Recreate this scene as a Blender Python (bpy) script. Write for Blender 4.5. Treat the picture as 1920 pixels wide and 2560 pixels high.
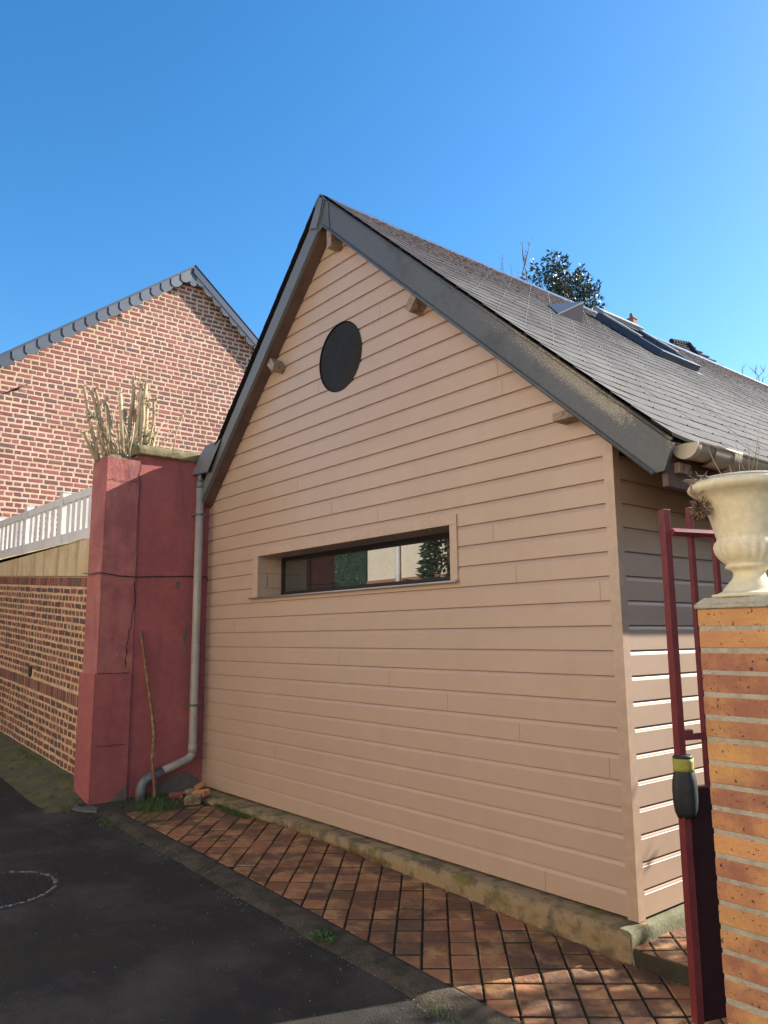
import bpy, bmesh, math, random
from mathutils import Vector, Matrix
R = math.radians
random.seed(7)
sc = bpy.context.scene
for o in list(bpy.data.objects): bpy.data.objects.remove(o)
COL = sc.collection

# ---------------------------------------------------------------- camera
CAMP = (2.70767, -4.06528, 1.59412)
YAW, PITCH, ROLL, FPX = 0.88182, 0.15937, -0.00852, 1933.76
def cam_axes():
    fwd = Vector((-math.sin(YAW)*math.cos(PITCH), math.cos(YAW)*math.cos(PITCH), math.sin(PITCH)))
    right = Vector((math.cos(YAW), math.sin(YAW), 0)); up = right.cross(fwd)
    c, q = math.cos(ROLL), math.sin(ROLL)
    return c*right+q*up, -q*right+c*up, fwd
r_, u_, f_ = cam_axes()
cd = bpy.data.cameras.new('camera'); cam = bpy.data.objects.new('camera', cd); COL.objects.link(cam)
M = Matrix((r_, u_, -f_)).transposed().to_4x4(); M.translation = Vector(CAMP); cam.matrix_world = M
cd.sensor_fit = 'HORIZONTAL'; cd.sensor_width = 36.0; cd.lens = FPX*36.0/1920.0
cd.clip_start = 0.05; cd.clip_end = 2000
sc.camera = cam

# ---------------------------------------------------------------- sky and sun
SUNV = Vector((.34, 1.0, .60)).normalized()
SEL = math.asin(SUNV.z); SAZ = math.atan2(SUNV.x, SUNV.y)
w = bpy.data.worlds.new("World"); sc.world = w; w.use_nodes = True
wn, wl = w.node_tree.nodes, w.node_tree.links
sky = wn.new('ShaderNodeTexSky'); sky.sky_type = 'NISHITA'; sky.sun_disc = False
sky.sun_elevation = SEL; sky.sun_rotation = SAZ
sky.altitude = 0; sky.air_density = 1.0; sky.dust_density = 0.55; sky.ozone_density = 3.0
hs = wn.new('ShaderNodeHueSaturation'); hs.inputs['Saturation'].default_value = 1.3; hs.inputs['Hue'].default_value = 0.497
wl.new(sky.outputs[0], hs.inputs['Color']); wl.new(hs.outputs[0], wn['Background'].inputs[0])
wn['Background'].inputs[1].default_value = 0.110
sd = bpy.data.lights.new('sun', 'SUN'); sd.energy = 4.9; sd.angle = R(0.5); sd.color = (1.0, .93, .82)
sun = bpy.data.objects.new('sun', sd); COL.objects.link(sun)
sun.rotation_euler = SUNV.to_track_quat('Z', 'Y').to_euler(); sun.location = (6, 14, 12)
sc.view_settings.view_transform = 'Standard'; sc.view_settings.look = 'None'; sc.view_settings.gamma = 1
sc.view_settings.exposure = 1.25

# ---------------------------------------------------------------- helpers
class NT:
    def __init__(s, m): s.t = m.node_tree; s.n = m.node_tree.nodes; s.l = m.node_tree.links
    def new(s, k, **kw):
        n = s.n.new(k)
        for a, b in kw.items(): setattr(n, a, b)
        return n
def mat(name, base, rough=.8, metal=0, c2=None, c3=None, nscale=6, n3scale=25, t2=(.4, .65), t3=(.55, .7), island=0,
        bump=0, bscale=60, bdist=.01, spec=.5, speck=None, grain=None, coat=0, detail=8, streak=None, trans=0, lichen=None, fineamp=.09, upslope=None):
    """c2/c3: second and third real colours mixed by noise; island: brightness variation per loose piece"""
    m = bpy.data.materials.new(name); m.use_nodes = True; N = NT(m)
    b = N.n['Principled BSDF']; b.inputs['Roughness'].default_value = rough; b.inputs['Metallic'].default_value = metal
    b.inputs['Specular IOR Level'].default_value = spec
    if coat: b.inputs['Coat Weight'].default_value = coat
    if trans: b.inputs['Transmission Weight'].default_value = trans
    tc = N.new('ShaderNodeTexCoord')
    def noise(sc_, det=detail, off=0, stretch=None):
        mp = N.new('ShaderNodeMapping'); mp.inputs['Location'].default_value = (off, off*1.7, off*.3)
        if stretch: mp.inputs['Scale'].default_value = stretch
        N.l.new(tc.outputs['Object'], mp.inputs[0])
        n = N.new('ShaderNodeTexNoise'); n.inputs['Scale'].default_value = sc_; n.inputs['Detail'].default_value = det
        n.inputs['Roughness'].default_value = .62
        N.l.new(mp.outputs[0], n.inputs['Vector']); return n.outputs['Fac']
    def ramp(fac, lo, hi):
        r = N.new('ShaderNodeMapRange'); r.inputs['From Min'].default_value = lo; r.inputs['From Max'].default_value = hi
        r.interpolation_type = 'SMOOTHSTEP'; N.l.new(fac, r.inputs['Value']); return r.outputs[0]
    def mix(fac, a, c, mode='MIX'):
        x = N.new('ShaderNodeMix', data_type='RGBA', blend_type=mode)
        if isinstance(fac, float): x.inputs[0].default_value = fac
        else: N.l.new(fac, x.inputs[0])
        if isinstance(a, tuple): x.inputs[6].default_value = (*a, 1)
        else: N.l.new(a, x.inputs[6])
        if isinstance(c, tuple): x.inputs[7].default_value = (*c, 1)
        else: N.l.new(c, x.inputs[7])
        return x.outputs[2]
    col = base
    if island:
        g = N.new('ShaderNodeNewGeometry'); mr = N.new('ShaderNodeMapRange')
        mr.inputs['To Min'].default_value = 1-island; mr.inputs['To Max'].default_value = 1+island
        N.l.new(g.outputs['Random Per Island'], mr.inputs['Value'])
        cc = N.new('ShaderNodeCombineColor')
        for i in range(3): N.l.new(mr.outputs[0], cc.inputs[i])
        col = mix(1.0, base, cc.outputs[0], 'MULTIPLY')
    if c2: 
        if island:
            wn_ = N.new('ShaderNodeTexWhiteNoise', noise_dimensions='1D'); N.l.new(g.outputs['Random Per Island'], wn_.inputs['W'])
            f2 = ramp(wn_.outputs['Value'], *t2)
            n2 = noise(nscale); mm = N.new('ShaderNodeMath', operation='MULTIPLY'); N.l.new(f2, mm.inputs[0]); N.l.new(ramp(n2, .25, .6), mm.inputs[1]); f2 = mm.outputs[0]
        else: f2 = ramp(noise(nscale), *t2)
        col = mix(f2, col, c2)
    if c3: col = mix(ramp(noise(n3scale, off=3.1), *t3), col, c3)
    if streak: col = mix(ramp(noise(streak[0], off=9.2, stretch=streak[1]), *streak[2]), col, streak[3])
    if speck:
        col = mix(ramp(noise(speck[0], det=2, off=5), speck[1], speck[1]+.04), col, speck[2])
    if lichen:      # grows only on part of the sheet: towards the eave and along its upper edge
        sx = N.new('ShaderNodeSeparateXYZ'); N.l.new(tc.outputs['Object'], sx.inputs[0])
        def lin(ax, az, c):
            a = N.new('ShaderNodeMath', operation='MULTIPLY'); a.inputs[1].default_value = ax; N.l.new(sx.outputs[0], a.inputs[0])
            b_ = N.new('ShaderNodeMath', operation='MULTIPLY_ADD'); b_.inputs[1].default_value = az; N.l.new(sx.outputs[2], b_.inputs[0]); N.l.new(a.outputs[0], b_.inputs[2])
            d = N.new('ShaderNodeMath', operation='ADD'); d.inputs[1].default_value = c; N.l.new(b_.outputs[0], d.inputs[0]); return d.outputs[0]
        g1 = ramp(lin(.9+lichen[4], 1, -2.83), lichen[3]-.06, lichen[3]+.10); g2 = ramp(lin(1, 0, 0), -2.2, .35)
        def mul(a, b_):
            x = N.new('ShaderNodeMath', operation='MULTIPLY'); N.l.new(a, x.inputs[0]); N.l.new(b_, x.inputs[1]); return x.outputs[0]
        big = noise(lichen[1], det=5, off=4)
        w_ = mul(mul(g1, g2), ramp(noise(1.6, off=2), .35, .5))
        th = N.new('ShaderNodeMath', operation='ADD'); N.l.new(big, th.inputs[0]); s9 = N.new('ShaderNodeMath', operation='MULTIPLY'); s9.inputs[1].default_value = .34; N.l.new(w_, s9.inputs[0]); N.l.new(s9.outputs[0], th.inputs[1])
        col = mix(ramp(th.outputs[0], .745, .775), col, lichen[0])
    if upslope:     # lichen and algae film that thickens up the roof
        sx = N.new('ShaderNodeSeparateXYZ'); N.l.new(tc.outputs['Object'], sx.inputs[0])
        a = N.new('ShaderNodeMath', operation='MULTIPLY_ADD'); a.inputs[1].default_value = -.34; a.inputs[2].default_value = .0; N.l.new(sx.outputs[0], a.inputs[0])
        d = N.new('ShaderNodeMath', operation='ADD'); N.l.new(a.outputs[0], d.inputs[0]); n8 = noise(1.8, off=6); s8 = N.new('ShaderNodeMath', operation='MULTIPLY_ADD'); s8.inputs[1].default_value = 1.1; s8.inputs[2].default_value = -.55; N.l.new(n8, s8.inputs[0]); N.l.new(s8.outputs[0], d.inputs[1])
        col = mix(ramp(d.outputs[0], .05, .85), col, upslope)
    fine = ramp(noise(nscale*9, off=7), .3, .75)
    fx = N.new('ShaderNodeMapRange'); fx.inputs['To Min'].default_value = 1-fineamp; fx.inputs['To Max'].default_value = 1+fineamp*.9; N.l.new(fine, fx.inputs['Value'])
    cc2 = N.new('ShaderNodeCombineColor')
    for i in range(3): N.l.new(fx.outputs[0], cc2.inputs[i])
    col = mix(1.0, col, cc2.outputs[0], 'MULTIPLY')
    N.l.new(col, b.inputs['Base Color'])
    if bump:
        bn = N.new('ShaderNodeBump'); bn.inputs['Strength'].default_value = bump; bn.inputs['Distance'].default_value = bdist
        N.l.new(noise(bscale, off=1.3, stretch=grain), bn.inputs['Height']); N.l.new(bn.outputs[0], b.inputs['Normal'])
    m['_c'] = 1
    return m

class MB:
    def __init__(s): s.v = []; s.f = []; s.mi = []; s.sm = []
    def face(s, pts, mi=0, sm=False):
        i = len(s.v); s.v += [tuple(p) for p in pts]; s.f.append(tuple(range(i, i+len(pts)))); s.mi.append(mi); s.sm.append(sm)
    def shared(s, verts, faces, mi=0, sm=False):
        i = len(s.v); s.v += [tuple(p) for p in verts]
        for f in faces: s.f.append(tuple(i+k for k in f)); s.mi.append(mi); s.sm.append(sm)
    def box(s, a, b, mi=0):
        x0, y0, z0 = a; x1, y1, z1 = b
        s.shared([(x0,y0,z0),(x1,y0,z0),(x1,y1,z0),(x0,y1,z0),(x0,y0,z1),(x1,y0,z1),(x1,y1,z1),(x0,y1,z1)],
                 [(0,3,2,1),(4,5,6,7),(0,1,5,4),(1,2,6,5),(2,3,7,6),(3,0,4,7)], mi)
    def obox(s, c, ax, ay, az, mi=0):       # oriented box: centre and three half-axis vectors
        c, ax, ay, az = map(Vector, (c, ax, ay, az)); V = []
        for k in (-1, 1):
            for i, j in ((-1,-1),(1,-1),(1,1),(-1,1)): V.append(c+i*ax+j*ay+k*az)
        s.shared(V, [(0,3,2,1),(4,5,6,7),(0,1,5,4),(1,2,6,5),(2,3,7,6),(3,0,4,7)], mi)
    def prism(s, poly, ext, mi=0):          # planar polygon (3d points) extruded by vector ext
        n = len(poly); P = [Vector(p) for p in poly]; e = Vector(ext)
        s.shared(P+[p+e for p in P], [tuple(range(n))[::-1], tuple(range(n, 2*n))]+[(i, (i+1) % n, (i+1) % n+n, i+n) for i in range(n)], mi)
    def tube(s, pts, rad, n=10, mi=0, cap=True, sm=True):
        P = [Vector(p) for p in pts]; rr = rad if isinstance(rad, (list, tuple)) else [rad]*len(P)
        V = []; F = []; up = None
        for i, p in enumerate(P):
            d = (P[min(i+1, len(P)-1)]-P[max(i-1, 0)]).normalized()
            if up is None: up = d.orthogonal().normalized()
            up = (up-d*up.dot(d)).normalized(); w_ = d.cross(up)
            for k in range(n):
                a = 2*math.pi*k/n; V.append(p+rr[i]*(math.cos(a)*up+math.sin(a)*w_))
        for i in range(len(P)-1):
            for k in range(n): F.append((i*n+k, i*n+(k+1) % n, (i+1)*n+(k+1) % n, (i+1)*n+k))
        if cap: F.append(tuple(range(n))[::-1]); F.append(tuple((len(P)-1)*n+k for k in range(n)))
        s.shared(V, F, mi, sm)
    def lathe(s, c, prof, n=48, mi=0, flute=None):
        V = []; F = []
        for j, (r, z) in enumerate(prof):
            for k in range(n):
                a = 2*math.pi*k/n; q = r
                if flute and flute[0] <= z-c[2] <= flute[1]:
                    q = r*(1-.075*(1-abs(math.cos(a*flute[2]/2)))**.5 * math.sin(math.pi*(z-c[2]-flute[0])/(flute[1]-flute[0])))
                V.append((c[0]+q*math.cos(a), c[1]+q*math.sin(a), z))
        for j in range(len(prof)-1):
            for k in range(n): F.append((j*n+k, j*n+(k+1) % n, (j+1)*n+(k+1) % n, (j+1)*n+k))
        F.append(tuple(range(n))[::-1]); F.append(tuple((len(prof)-1)*n+k for k in range(n)))
        s.shared(V, F, mi, True)
    def build(s, name, mats, parent=None, bevel=0):
        me = bpy.data.meshes.new(name); me.from_pydata([tuple(v) for v in s.v], [], s.f)
        if not isinstance(mats, (list, tuple)): mats = [mats]
        for m in mats: me.materials.append(m)
        for p, i, k in zip(me.polygons, s.mi, s.sm): p.material_index = i; p.use_smooth = k
        me.update()
        o = bpy.data.objects.new(name, me); COL.objects.link(o)
        if parent: 
            o.parent = parent; o.matrix_parent_inverse = Matrix.Translation(parent.location).inverted() if parent.type == 'EMPTY' and parent.parent is None else Matrix.Identity(4)
        if bevel:
            bv = o.modifiers.new('bevel', 'BEVEL'); bv.width = bevel; bv.segments = 2; bv.limit_method = 'ANGLE'; bv.angle_limit = R(40)
        return o
def tag(o, label=None, cat=None, group=None, kind=None):
    for k, v in (('label', label), ('category', cat), ('group', group), ('kind', kind)):
        if v: o[k] = v
    return o
def thing(name, loc, label, cat, group=None):
    o = bpy.data.objects.new(name, None); COL.objects.link(o); o.location = loc; o.empty_display_size = .1
    o.matrix_world = Matrix.Translation(Vector(loc)); return tag(o, label, cat, group)
def clip(poly, inside, inter):
    out = []
    for i in range(len(poly)):
        a, b = poly[i], poly[(i+1) % len(poly)]
        ia, ib = inside(a), inside(b)
        if ia: out.append(a)
        if ia != ib: out.append(inter(a, b))
    return out
def cliphalf(poly, nx, ny, c):       # keep nx*x+ny*y>=c
    d = lambda p: nx*p[0]+ny*p[1]-c
    return clip(poly, lambda p: d(p) >= 0, lambda a, b: (a[0]+(b[0]-a[0])*d(a)/(d(a)-d(b)), a[1]+(b[1]-a[1])*d(a)/(d(a)-d(b))))
def gz(x):                            # lie of the land: level along y, dips by the barn's left end
    if x > 6: x = 6
    if x < -30: x = -30
    if x > -3.2: return -.19-.033*x
    if x > -5.4: return -.0844+.019*(-3.2-x)
    return -.0426+.062*(-5.4-x)

# ---------------------------------------------------------------- materials
M_ = {}
M_['clad'] = mat('cladding_paint', (.475, .342, .25), .42, c2=(.46, .33, .24), nscale=.8, bump=.10, bscale=34, bdist=.002, grain=(1, 1, 11), spec=.6, coat=.1, speck=(14, .80, (.16, .10, .07)), streak=(1.6, (2.2, 2.2, .35), (.50, .8), (.455, .322, .23)), fineamp=.025)
M_['trim'] = mat('trim_paint', (.50, .355, .255), .4, c2=(.46, .33, .237), nscale=2, bump=.05, bscale=60, bdist=.002, spec=.6)
M_['gapdark'] = mat('joint_shadow_gap', (.27, .18, .125), .9)
M_['zinc'] = mat('old_zinc', (.112, .118, .121), .55, .15, c2=(.11, .12, .125), nscale=3.5, t2=(.42, .68), bump=.12, bscale=9, bdist=.01, streak=(3, (1, 1, 1), (.5, .75), (.07, .077, .08)), lichen=((.34, .30, .23), 120, 0, .11, 0))
M_['zinc_clean'] = mat('zinc_flashing', (.17, .175, .178), .5, .2, c2=(.17, .18, .185), nscale=5, bump=.1, bscale=8, bdist=.01)
M_['slate'] = mat('fibre_slate', (.150, .142, .134), .85, c2=(.18, .172, .162), nscale=5, c3=(.085, .078, .074), n3scale=11, t3=(.54, .74), island=.13, bump=.3, bscale=70, bdist=.004, spec=.06, t2=(.2, .9), upslope=(.052, .046, .048))
M_['slate_edge'] = mat('slate_edge', (.022, .019, .018), .95, spec=.1)
M_['vent_dark'] = mat('vent_slates', (.03, .028, .036), .9, spec=.04)
M_['hook'] = mat('slate_hook', (.03, .028, .027), .5, .5)
M_['moss_dark'] = mat('roof_moss', (.045, .024, .022), .95, c2=(.075, .045, .035), nscale=12, spec=.1)
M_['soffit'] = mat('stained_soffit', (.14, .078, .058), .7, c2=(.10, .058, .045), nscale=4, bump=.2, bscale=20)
M_['purlin'] = mat('purlin_paint', (.30, .215, .155), .65, c2=(.16, .11, .085), nscale=22, t2=(.5, .62))
M_['purlin_dark'] = mat('purlin_stained', (.12, .075, .06), .7)
M_['black'] = mat('black_panel', (.021, .020, .020), .55, c2=(.026, .025, .025), nscale=6, spec=.12)
M_['frame_dark'] = mat('anthracite_frame', (.012, .012, .013), .45, spec=.3)
M_['alu'] = mat('sill_aluminium', (.42, .42, .43), .28, .9)
M_['room'] = mat('room_wall', (.05, .055, .05), .9)
M_['pvc'] = mat('gutter_pvc', (.40, .335, .255), .42, c2=(.22, .18, .14), nscale=9, t2=(.55, .8), speck=None)
M_['pvc_clean'] = mat('gutter_cap_pvc', (.50, .43, .33), .45, c2=(.2, .15, .1), nscale=26, t2=(.62, .68))
M_['pipe'] = mat('downpipe_pvc', (.36, .32, .27), .4, c2=(.31, .275, .23), nscale=4)
M_['pipe_base'] = mat('old_pipe_elbow', (.16, .17, .175), .5, c2=(.10, .10, .10), nscale=12)
M_['conc'] = mat('mossy_concrete', (.30, .215, .115), .92, c2=(.13, .10, .055), nscale=7, t2=(.45, .62), c3=(.16, .135, .035), n3scale=5, t3=(.52, .66), bump=.9, bscale=38, bdist=.012)
M_['conc_green'] = mat('green_concrete', (.20, .19, .115), .9, c2=(.12, .13, .065), nscale=6, bump=.7, bscale=50, bdist=.01)
M_['kerb'] = mat('kerb_concrete', (.060, .045, .029), .95, c2=(.10, .08, .05), nscale=9, c3=(.030, .033, .016), n3scale=5, t3=(.45, .65), bump=1, bscale=60, bdist=.02, speck=(160, .7, (.18, .16, .13)))
M_['red'] = mat('red_render', (.36, .100, .092), .82, c2=(.31, .084, .082), nscale=1.6, t2=(.35, .7), c3=(.40, .125, .10), n3scale=2.6, t3=(.5, .75), bump=.6, bscale=75, bdist=.006, speck=(46, .73, (.16, .04, .035)), streak=(1.2, (3, 3, .5), (.52, .7), (.27, .085, .082)))
M_['red_rough'] = mat('rough_red_render', (.39, .135, .115), .88, c2=(.31, .095, .09), nscale=3, c3=(.44, .18, .14), n3scale=3.5, bump=.7, bscale=40, bdist=.010, speck=(30, .72, (.20, .07, .06)), streak=(1.5, (3, 3, .6), (.52, .68), (.25, .09, .09)))
M_['cope'] = mat('mossy_coping', (.20, .165, .08), .95, c2=(.11, .10, .05), nscale=10, c3=(.26, .21, .12), n3scale=18, bump=.9, bscale=50, bdist=.01)
M_['crack'] = mat('crack_dark', (.035, .012, .012), .95)
M_['patch'] = mat('bare_render_patch', (.11, .10, .09), .9, c2=(.15, .13, .11), nscale=14)
M_['beam'] = mat('cream_concrete_beam', (.62, .48, .29), .85, c2=(.52, .39, .20), nscale=2.2, streak=(2.2, (3.5, 1, .25), (.5, .68), (.40, .28, .13)), bump=.25, bscale=30)
M_['white'] = mat('white_pvc', (.70, .69, .66), .4, c2=(.62, .61, .58), nscale=4)
M_['mortarS'] = mat('street_mortar', (.66, .45, .25), .95, c2=(.52, .36, .19), nscale=4, c3=(.34, .28, .11), n3scale=1.2, t3=(.55, .72), bump=.8, bscale=60, bdist=.01)
M_['brickS'] = mat('street_brick', (.22, .072, .056), .85, c2=(.085, .055, .052), nscale=3, t2=(.45, .75), c3=(.22, .13, .085), n3scale=14, t3=(.6, .75), island=.4, bump=.6, bscale=60)
M_['mortarH'] = mat('house_mortar', (.70, .51, .36), .95, c2=(.62, .44, .28), nscale=1.5, c3=(.80, .58, .38), n3scale=3, bump=.8, bscale=50, bdist=.012)
M_['brickH'] = mat('house_brick', (.29, .098, .084), .85, c2=(.15, .085, .078), nscale=3, t2=(.62, .85), c3=(.37, .145, .105), n3scale=10, t3=(.55, .75), island=.3, bump=.6, bscale=55, streak=(.55, (1, 1, 1), (.5, .75), (.20, .075, .065)))
M_['slateB'] = mat('blue_slate', (.062, .075, .10), .5, c2=(.09, .105, .13), nscale=8, island=.18, t2=(.2, .9))
M_['slateL'] = mat('pale_slate_edge', (.36, .36, .36), .5, island=.08)
M_['navy'] = mat('dark_verge_band', (.03, .045, .085), .5)
M_['yellow_brick'] = mat('ochre_brick', (.55, .27, .11), .8, c2=(.34, .14, .085), nscale=11, t2=(.25, .5), c3=(.62, .34, .12), n3scale=4, island=.15, t3=(.45, .7), speck=(70, .655, (.09, .04, .025)), bump=.5, bscale=70, bdist=.006)
M_['mortarG'] = mat('grey_mortar', (.50, .46, .36), .95, c2=(.38, .35, .27), nscale=20, bump=.9, bscale=80)
M_['stone'] = mat('cast_stone', (.76, .69, .48), .75, c2=(.70, .63, .43), nscale=5, c3=(.45, .40, .28), n3scale=22, t3=(.7, .82), bump=.2, bscale=90, bdist=.004)
M_['stone_rim'] = mat('weathered_stone_rim', (.42, .40, .30), .85, c2=(.55, .52, .42), nscale=24, c3=(.25, .23, .17), n3scale=40, bump=.5, bscale=70)
M_['oxred'] = mat('oxide_red_paint', (.19, .034, .034), .42, c2=(.16, .028, .030), nscale=9, c3=(.27, .065, .055), n3scale=55, t3=(.64, .72), spec=.4, bump=.15, bscale=90, bdist=.002)
M_['oxred_dark'] = mat('gate_sheet_paint', (.042, .014, .014), .6, c2=(.034, .012, .013), nscale=5, spec=.2)
M_['rubber'] = mat('black_rubber_wrap', (.014, .018, .017), .6, c2=(.022, .026, .024), nscale=20, bump=.4, bscale=30, bdist=.006)
M_['yellow'] = mat('yellow_band', (.36, .34, .05), .6, c2=(.27, .25, .04), nscale=12)
M_['paver'] = mat('clay_paver', (.30, .125, .055), .7, c2=(.13, .07, .045), nscale=7, t2=(.2, .85), c3=(.43, .23, .09), n3scale=6, t3=(.46, .66), island=.5, bump=.9, bscale=40, bdist=.010, spec=.4, streak=(1.6, (1, 1, 1), (.48, .68), (.11, .06, .035)), speck=(55, .70, (.06, .035, .02)))
M_['joint'] = mat('paver_joint', (.04, .033, .022), .95, c2=(.055, .06, .028), nscale=4, bump=.6, bscale=60)
M_['grass'] = mat('grass_blade', (.055, .11, .022), .7, c2=(.09, .12, .03), nscale=8, island=.35)
M_['weed'] = mat('weed_leaf', (.05, .12, .02), .6, island=.3)
M_['stick'] = mat('branch_bark', (.20, .10, .055), .85, c2=(.33, .22, .13), nscale=18, t2=(.5, .6), bump=.7, bscale=50)
M_['stem'] = mat('pruned_stem', (.52, .42, .26), .85, c2=(.36, .28, .16), nscale=12, island=.25, bump=.5, bscale=40)
M_['stem_leaf'] = mat('grey_green_leaf', (.16, .19, .09), .8, island=.3)
M_['dry'] = mat('dried_plant', (.22, .15, .10), .9, island=.4)
M_['wire'] = mat('black_cable', (.015, .015, .015), .6)
M_['leafT'] = mat('evergreen_leaf', (.035, .06, .035), .38, island=.45, c2=(.06, .09, .05), t2=(.3, .9), spec=.7)
M_['bark'] = mat('tree_bark', (.10, .075, .055), .9)
M_['twig'] = mat('bare_twig', (.13, .09, .08), .9)
M_['iron'] = mat('cast_iron', (.028, .024, .02), .6, .3, c2=(.04, .036, .024), nscale=12, bump=.5, bscale=40)
M_['grit'] = mat('pale_grit', (.20, .18, .15), .9, island=.5)
M_['skyframe'] = mat('roof_window_grey', (.075, .095, .13), .4, .3)
M_['cream'] = mat('cream_render', (.84, .74, .58), .9, c2=(.80, .70, .54), nscale=2, bump=.3)
M_['pinkbrick'] = mat('chimney_brick', (.36, .17, .12), .9, island=.2)
def glass(name, tint=(.02, .025, .022), rough=.01):
    m = bpy.data.materials.new(name); m.use_nodes = True; N = NT(m); b = N.n['Principled BSDF']
    b.inputs['Base Color'].default_value = (*tint, 1); b.inputs['Roughness'].default_value = rough
    b.inputs['IOR'].default_value = 1.9; b.inputs['Specular IOR Level'].default_value = .9
    n = N.new('ShaderNodeTexNoise'); n.inputs['Scale'].default_value = 1.1; bp = N.new('ShaderNodeBump'); bp.inputs['Strength'].default_value = .02
    N.l.new(n.outputs['Fac'], bp.inputs['Height']); N.l.new(bp.outputs[0], b.inputs['Normal'])
    return m
M_['glass'] = glass('window_glass')

# asphalt: dark worn tarmac with pale worn areas and bright grit
def asphalt():
    m = mat('asphalt', (.029, .026, .022), .85, c2=(.078, .068, .055), nscale=.9, t2=(.47, .66), c3=(.042, .038, .018), n3scale=.5, t3=(.52, .7),
            bump=1, bscale=105, bdist=.016, speck=(190, .70, (.10, .095, .085)), spec=.35, streak=(2.3, (1, 1.6, 1), (.55, .68), (.05, .042, .035)))
    return m
M_['asphalt'] = asphalt()
M_['verge'] = mat('mossy_verge', (.095, .085, .045), .95, c2=(.125, .125, .035), nscale=5, c3=(.04, .035, .028), n3scale=9, bump=1, bscale=50, bdist=.015)
M_['soil'] = mat('soil', (.045, .036, .026), .95, c2=(.035, .045, .018), nscale=6, bump=1, bscale=40, bdist=.02)
M_['field'] = mat('far_ground', (.06, .07, .035), .95, c2=(.09, .085, .05), nscale=.3)

# ================================================================ THE GROUND
XB = [-300, -30, -20, -14, -10, -8, -5.4, -4, -3.2, -2, 0, 2, 4, 6, 300]
mb = MB()
for a, b in zip(XB[:-1], XB[1:]):
    mb.shared([(a, -300, gz(a)-.06), (b, -300, gz(b)-.06), (b, 300, gz(b)-.06), (a, 300, gz(a)-.06)], [(0, 1, 2, 3)])
tag(mb.build('ground', M_['field']), kind='structure')
mb = MB()
XR = [-60, -30, -20, -14, -10, -8, -6.5, -5.4, -5, -4, -3.2, -2, 0, 2, 4, 6, 40]
for a, b in zip(XR[:-1], XR[1:]):
    ya = -1.2 if b <= -5.0 else -1.3
    mb.shared([(a, -16, gz(a)-.016), (b, -16, gz(b)-.016), (b, ya, gz(b)-.016), (a, ya, gz(a)-.016)], [(0, 1, 2, 3)])
tag(mb.build('road', M_['asphalt']), kind='structure')
def rn(x, y=0, z=0, s=1.0):
    from mathutils import noise
    return noise.noise(Vector((x*s, y*s, z*s)))
# verge strip at the foot of the street wall (slopes from wall to road)
mb = MB(); n = 90; V = []; F = []
prof = [(-1.12, .14), (-1.19, .115), (-1.30, .06), (-1.46, .012), (-1.66, -.022)]
for i in range(n+1):
    x = -15+i*(15-5.35)/n; e = min(1, max(0, (-5.35-x)/.75))
    for y, z in prof: V.append((x, y+.05*rn(x, y, 0, 1.7)*(y < -1.15), gz(x)+z*(.1+.9*e)-.012*(1-e)+.008*rn(x, y, 2, 6)))
for i in range(n):
    for j in range(4): F.append((i*5+j, i*5+j+1, (i+1)*5+j+1, (i+1)*5+j))
mb.shared(V, [f[::-1] for f in F], 0, True); tag(mb.build('verge', M_['verge']), kind='structure')
# soil pocket in the corner
mb = MB(); V = []; F = []; nx, ny = 24, 24
for i in range(nx+1):
    for j in range(ny+1):
        x = -5.45+i*1.45/nx; y = -1.32+j*1.32/ny
        V.append((x, y, gz(x)-.012+.012*rn(x, y, 0, 5)+(.02 if x < -4.5 else 0)*max(0, 1-(x+5.4)/1.0)))
for i in range(nx):
    for j in range(ny): F.append((i*(ny+1)+j, (i+1)*(ny+1)+j, (i+1)*(ny+1)+j+1, i*(ny+1)+j+1))
mb.shared(V, F, 0, True); tag(mb.build('soil', M_['soil']), kind='structure')
# kerb
def sweep(mb, xs, sec, mi=0, close_ends=True, fn=None):
    V = []; F = []; m = len(sec(xs[0]))
    for x in xs: V += [fn(p) if fn else p for p in sec(x)]
    for i in range(len(xs)-1):
        for j in range(m-1): F.append((i*m+j, i*m+j+1, (i+1)*m+j+1, (i+1)*m+j))
    mb.shared(V, F, mi, True)
mb = MB()
def ksec(x):
    g = gz(x); w_ = .02*rn(x, 0, 0, 2)
    return [(x, -1.09+w_*.3, g-.05), (x, -1.095+w_*.3, g+.006), (x, -1.13, g+.012+.003*rn(x, 3, 0, 9)), (x, -1.22+w_*.4, g+.010+.004*rn(x, 7, 0, 7)),
            (x, -1.285+w_, g-.002+.005*rn(x, 1, 0, 9)), (x, -1.33+w_*1.5, g-.03)]
xs = [-5.0+i*.05 for i in range(180)]
sweep(mb, xs, lambda x: ksec(x)[::-1]); tag(mb.build('kerb', M_['kerb']), kind='structure')
# paving: bed + clay pavers laid diagonally
mb = MB()
def gquad(x0, x1, y0, y1, dz):
    xs_ = [x0]+[b for b in XB if x0 < b < x1]+[x1]
    for a, b in zip(xs_[:-1], xs_[1:]): mb.shared([(a, y0, gz(a)+dz), (b, y0, gz(b)+dz), (b, y1, gz(b)+dz), (a, y1, gz(a)+dz)], [(0, 1, 2, 3)])
gquad(-5.0, .03, -1.12, -.10, -.012); gquad(.03, 4.0, -1.12, -.12, -.012); mb.box((.02, -.132, -.5), (4.0, 12, -.108))
tag(mb.build('paving_bed', M_['joint']), kind='structure')
aA, aB = R(137.2), R(52.5)
dA = Vector((math.cos(aA), math.sin(aA))); dB = Vector((math.cos(aB), math.sin(aB)))
LA, LB = .170, .158
org = Vector((-1.553, -1.085))
det = dA.x*dB.y-dA.y*dB.x
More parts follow.
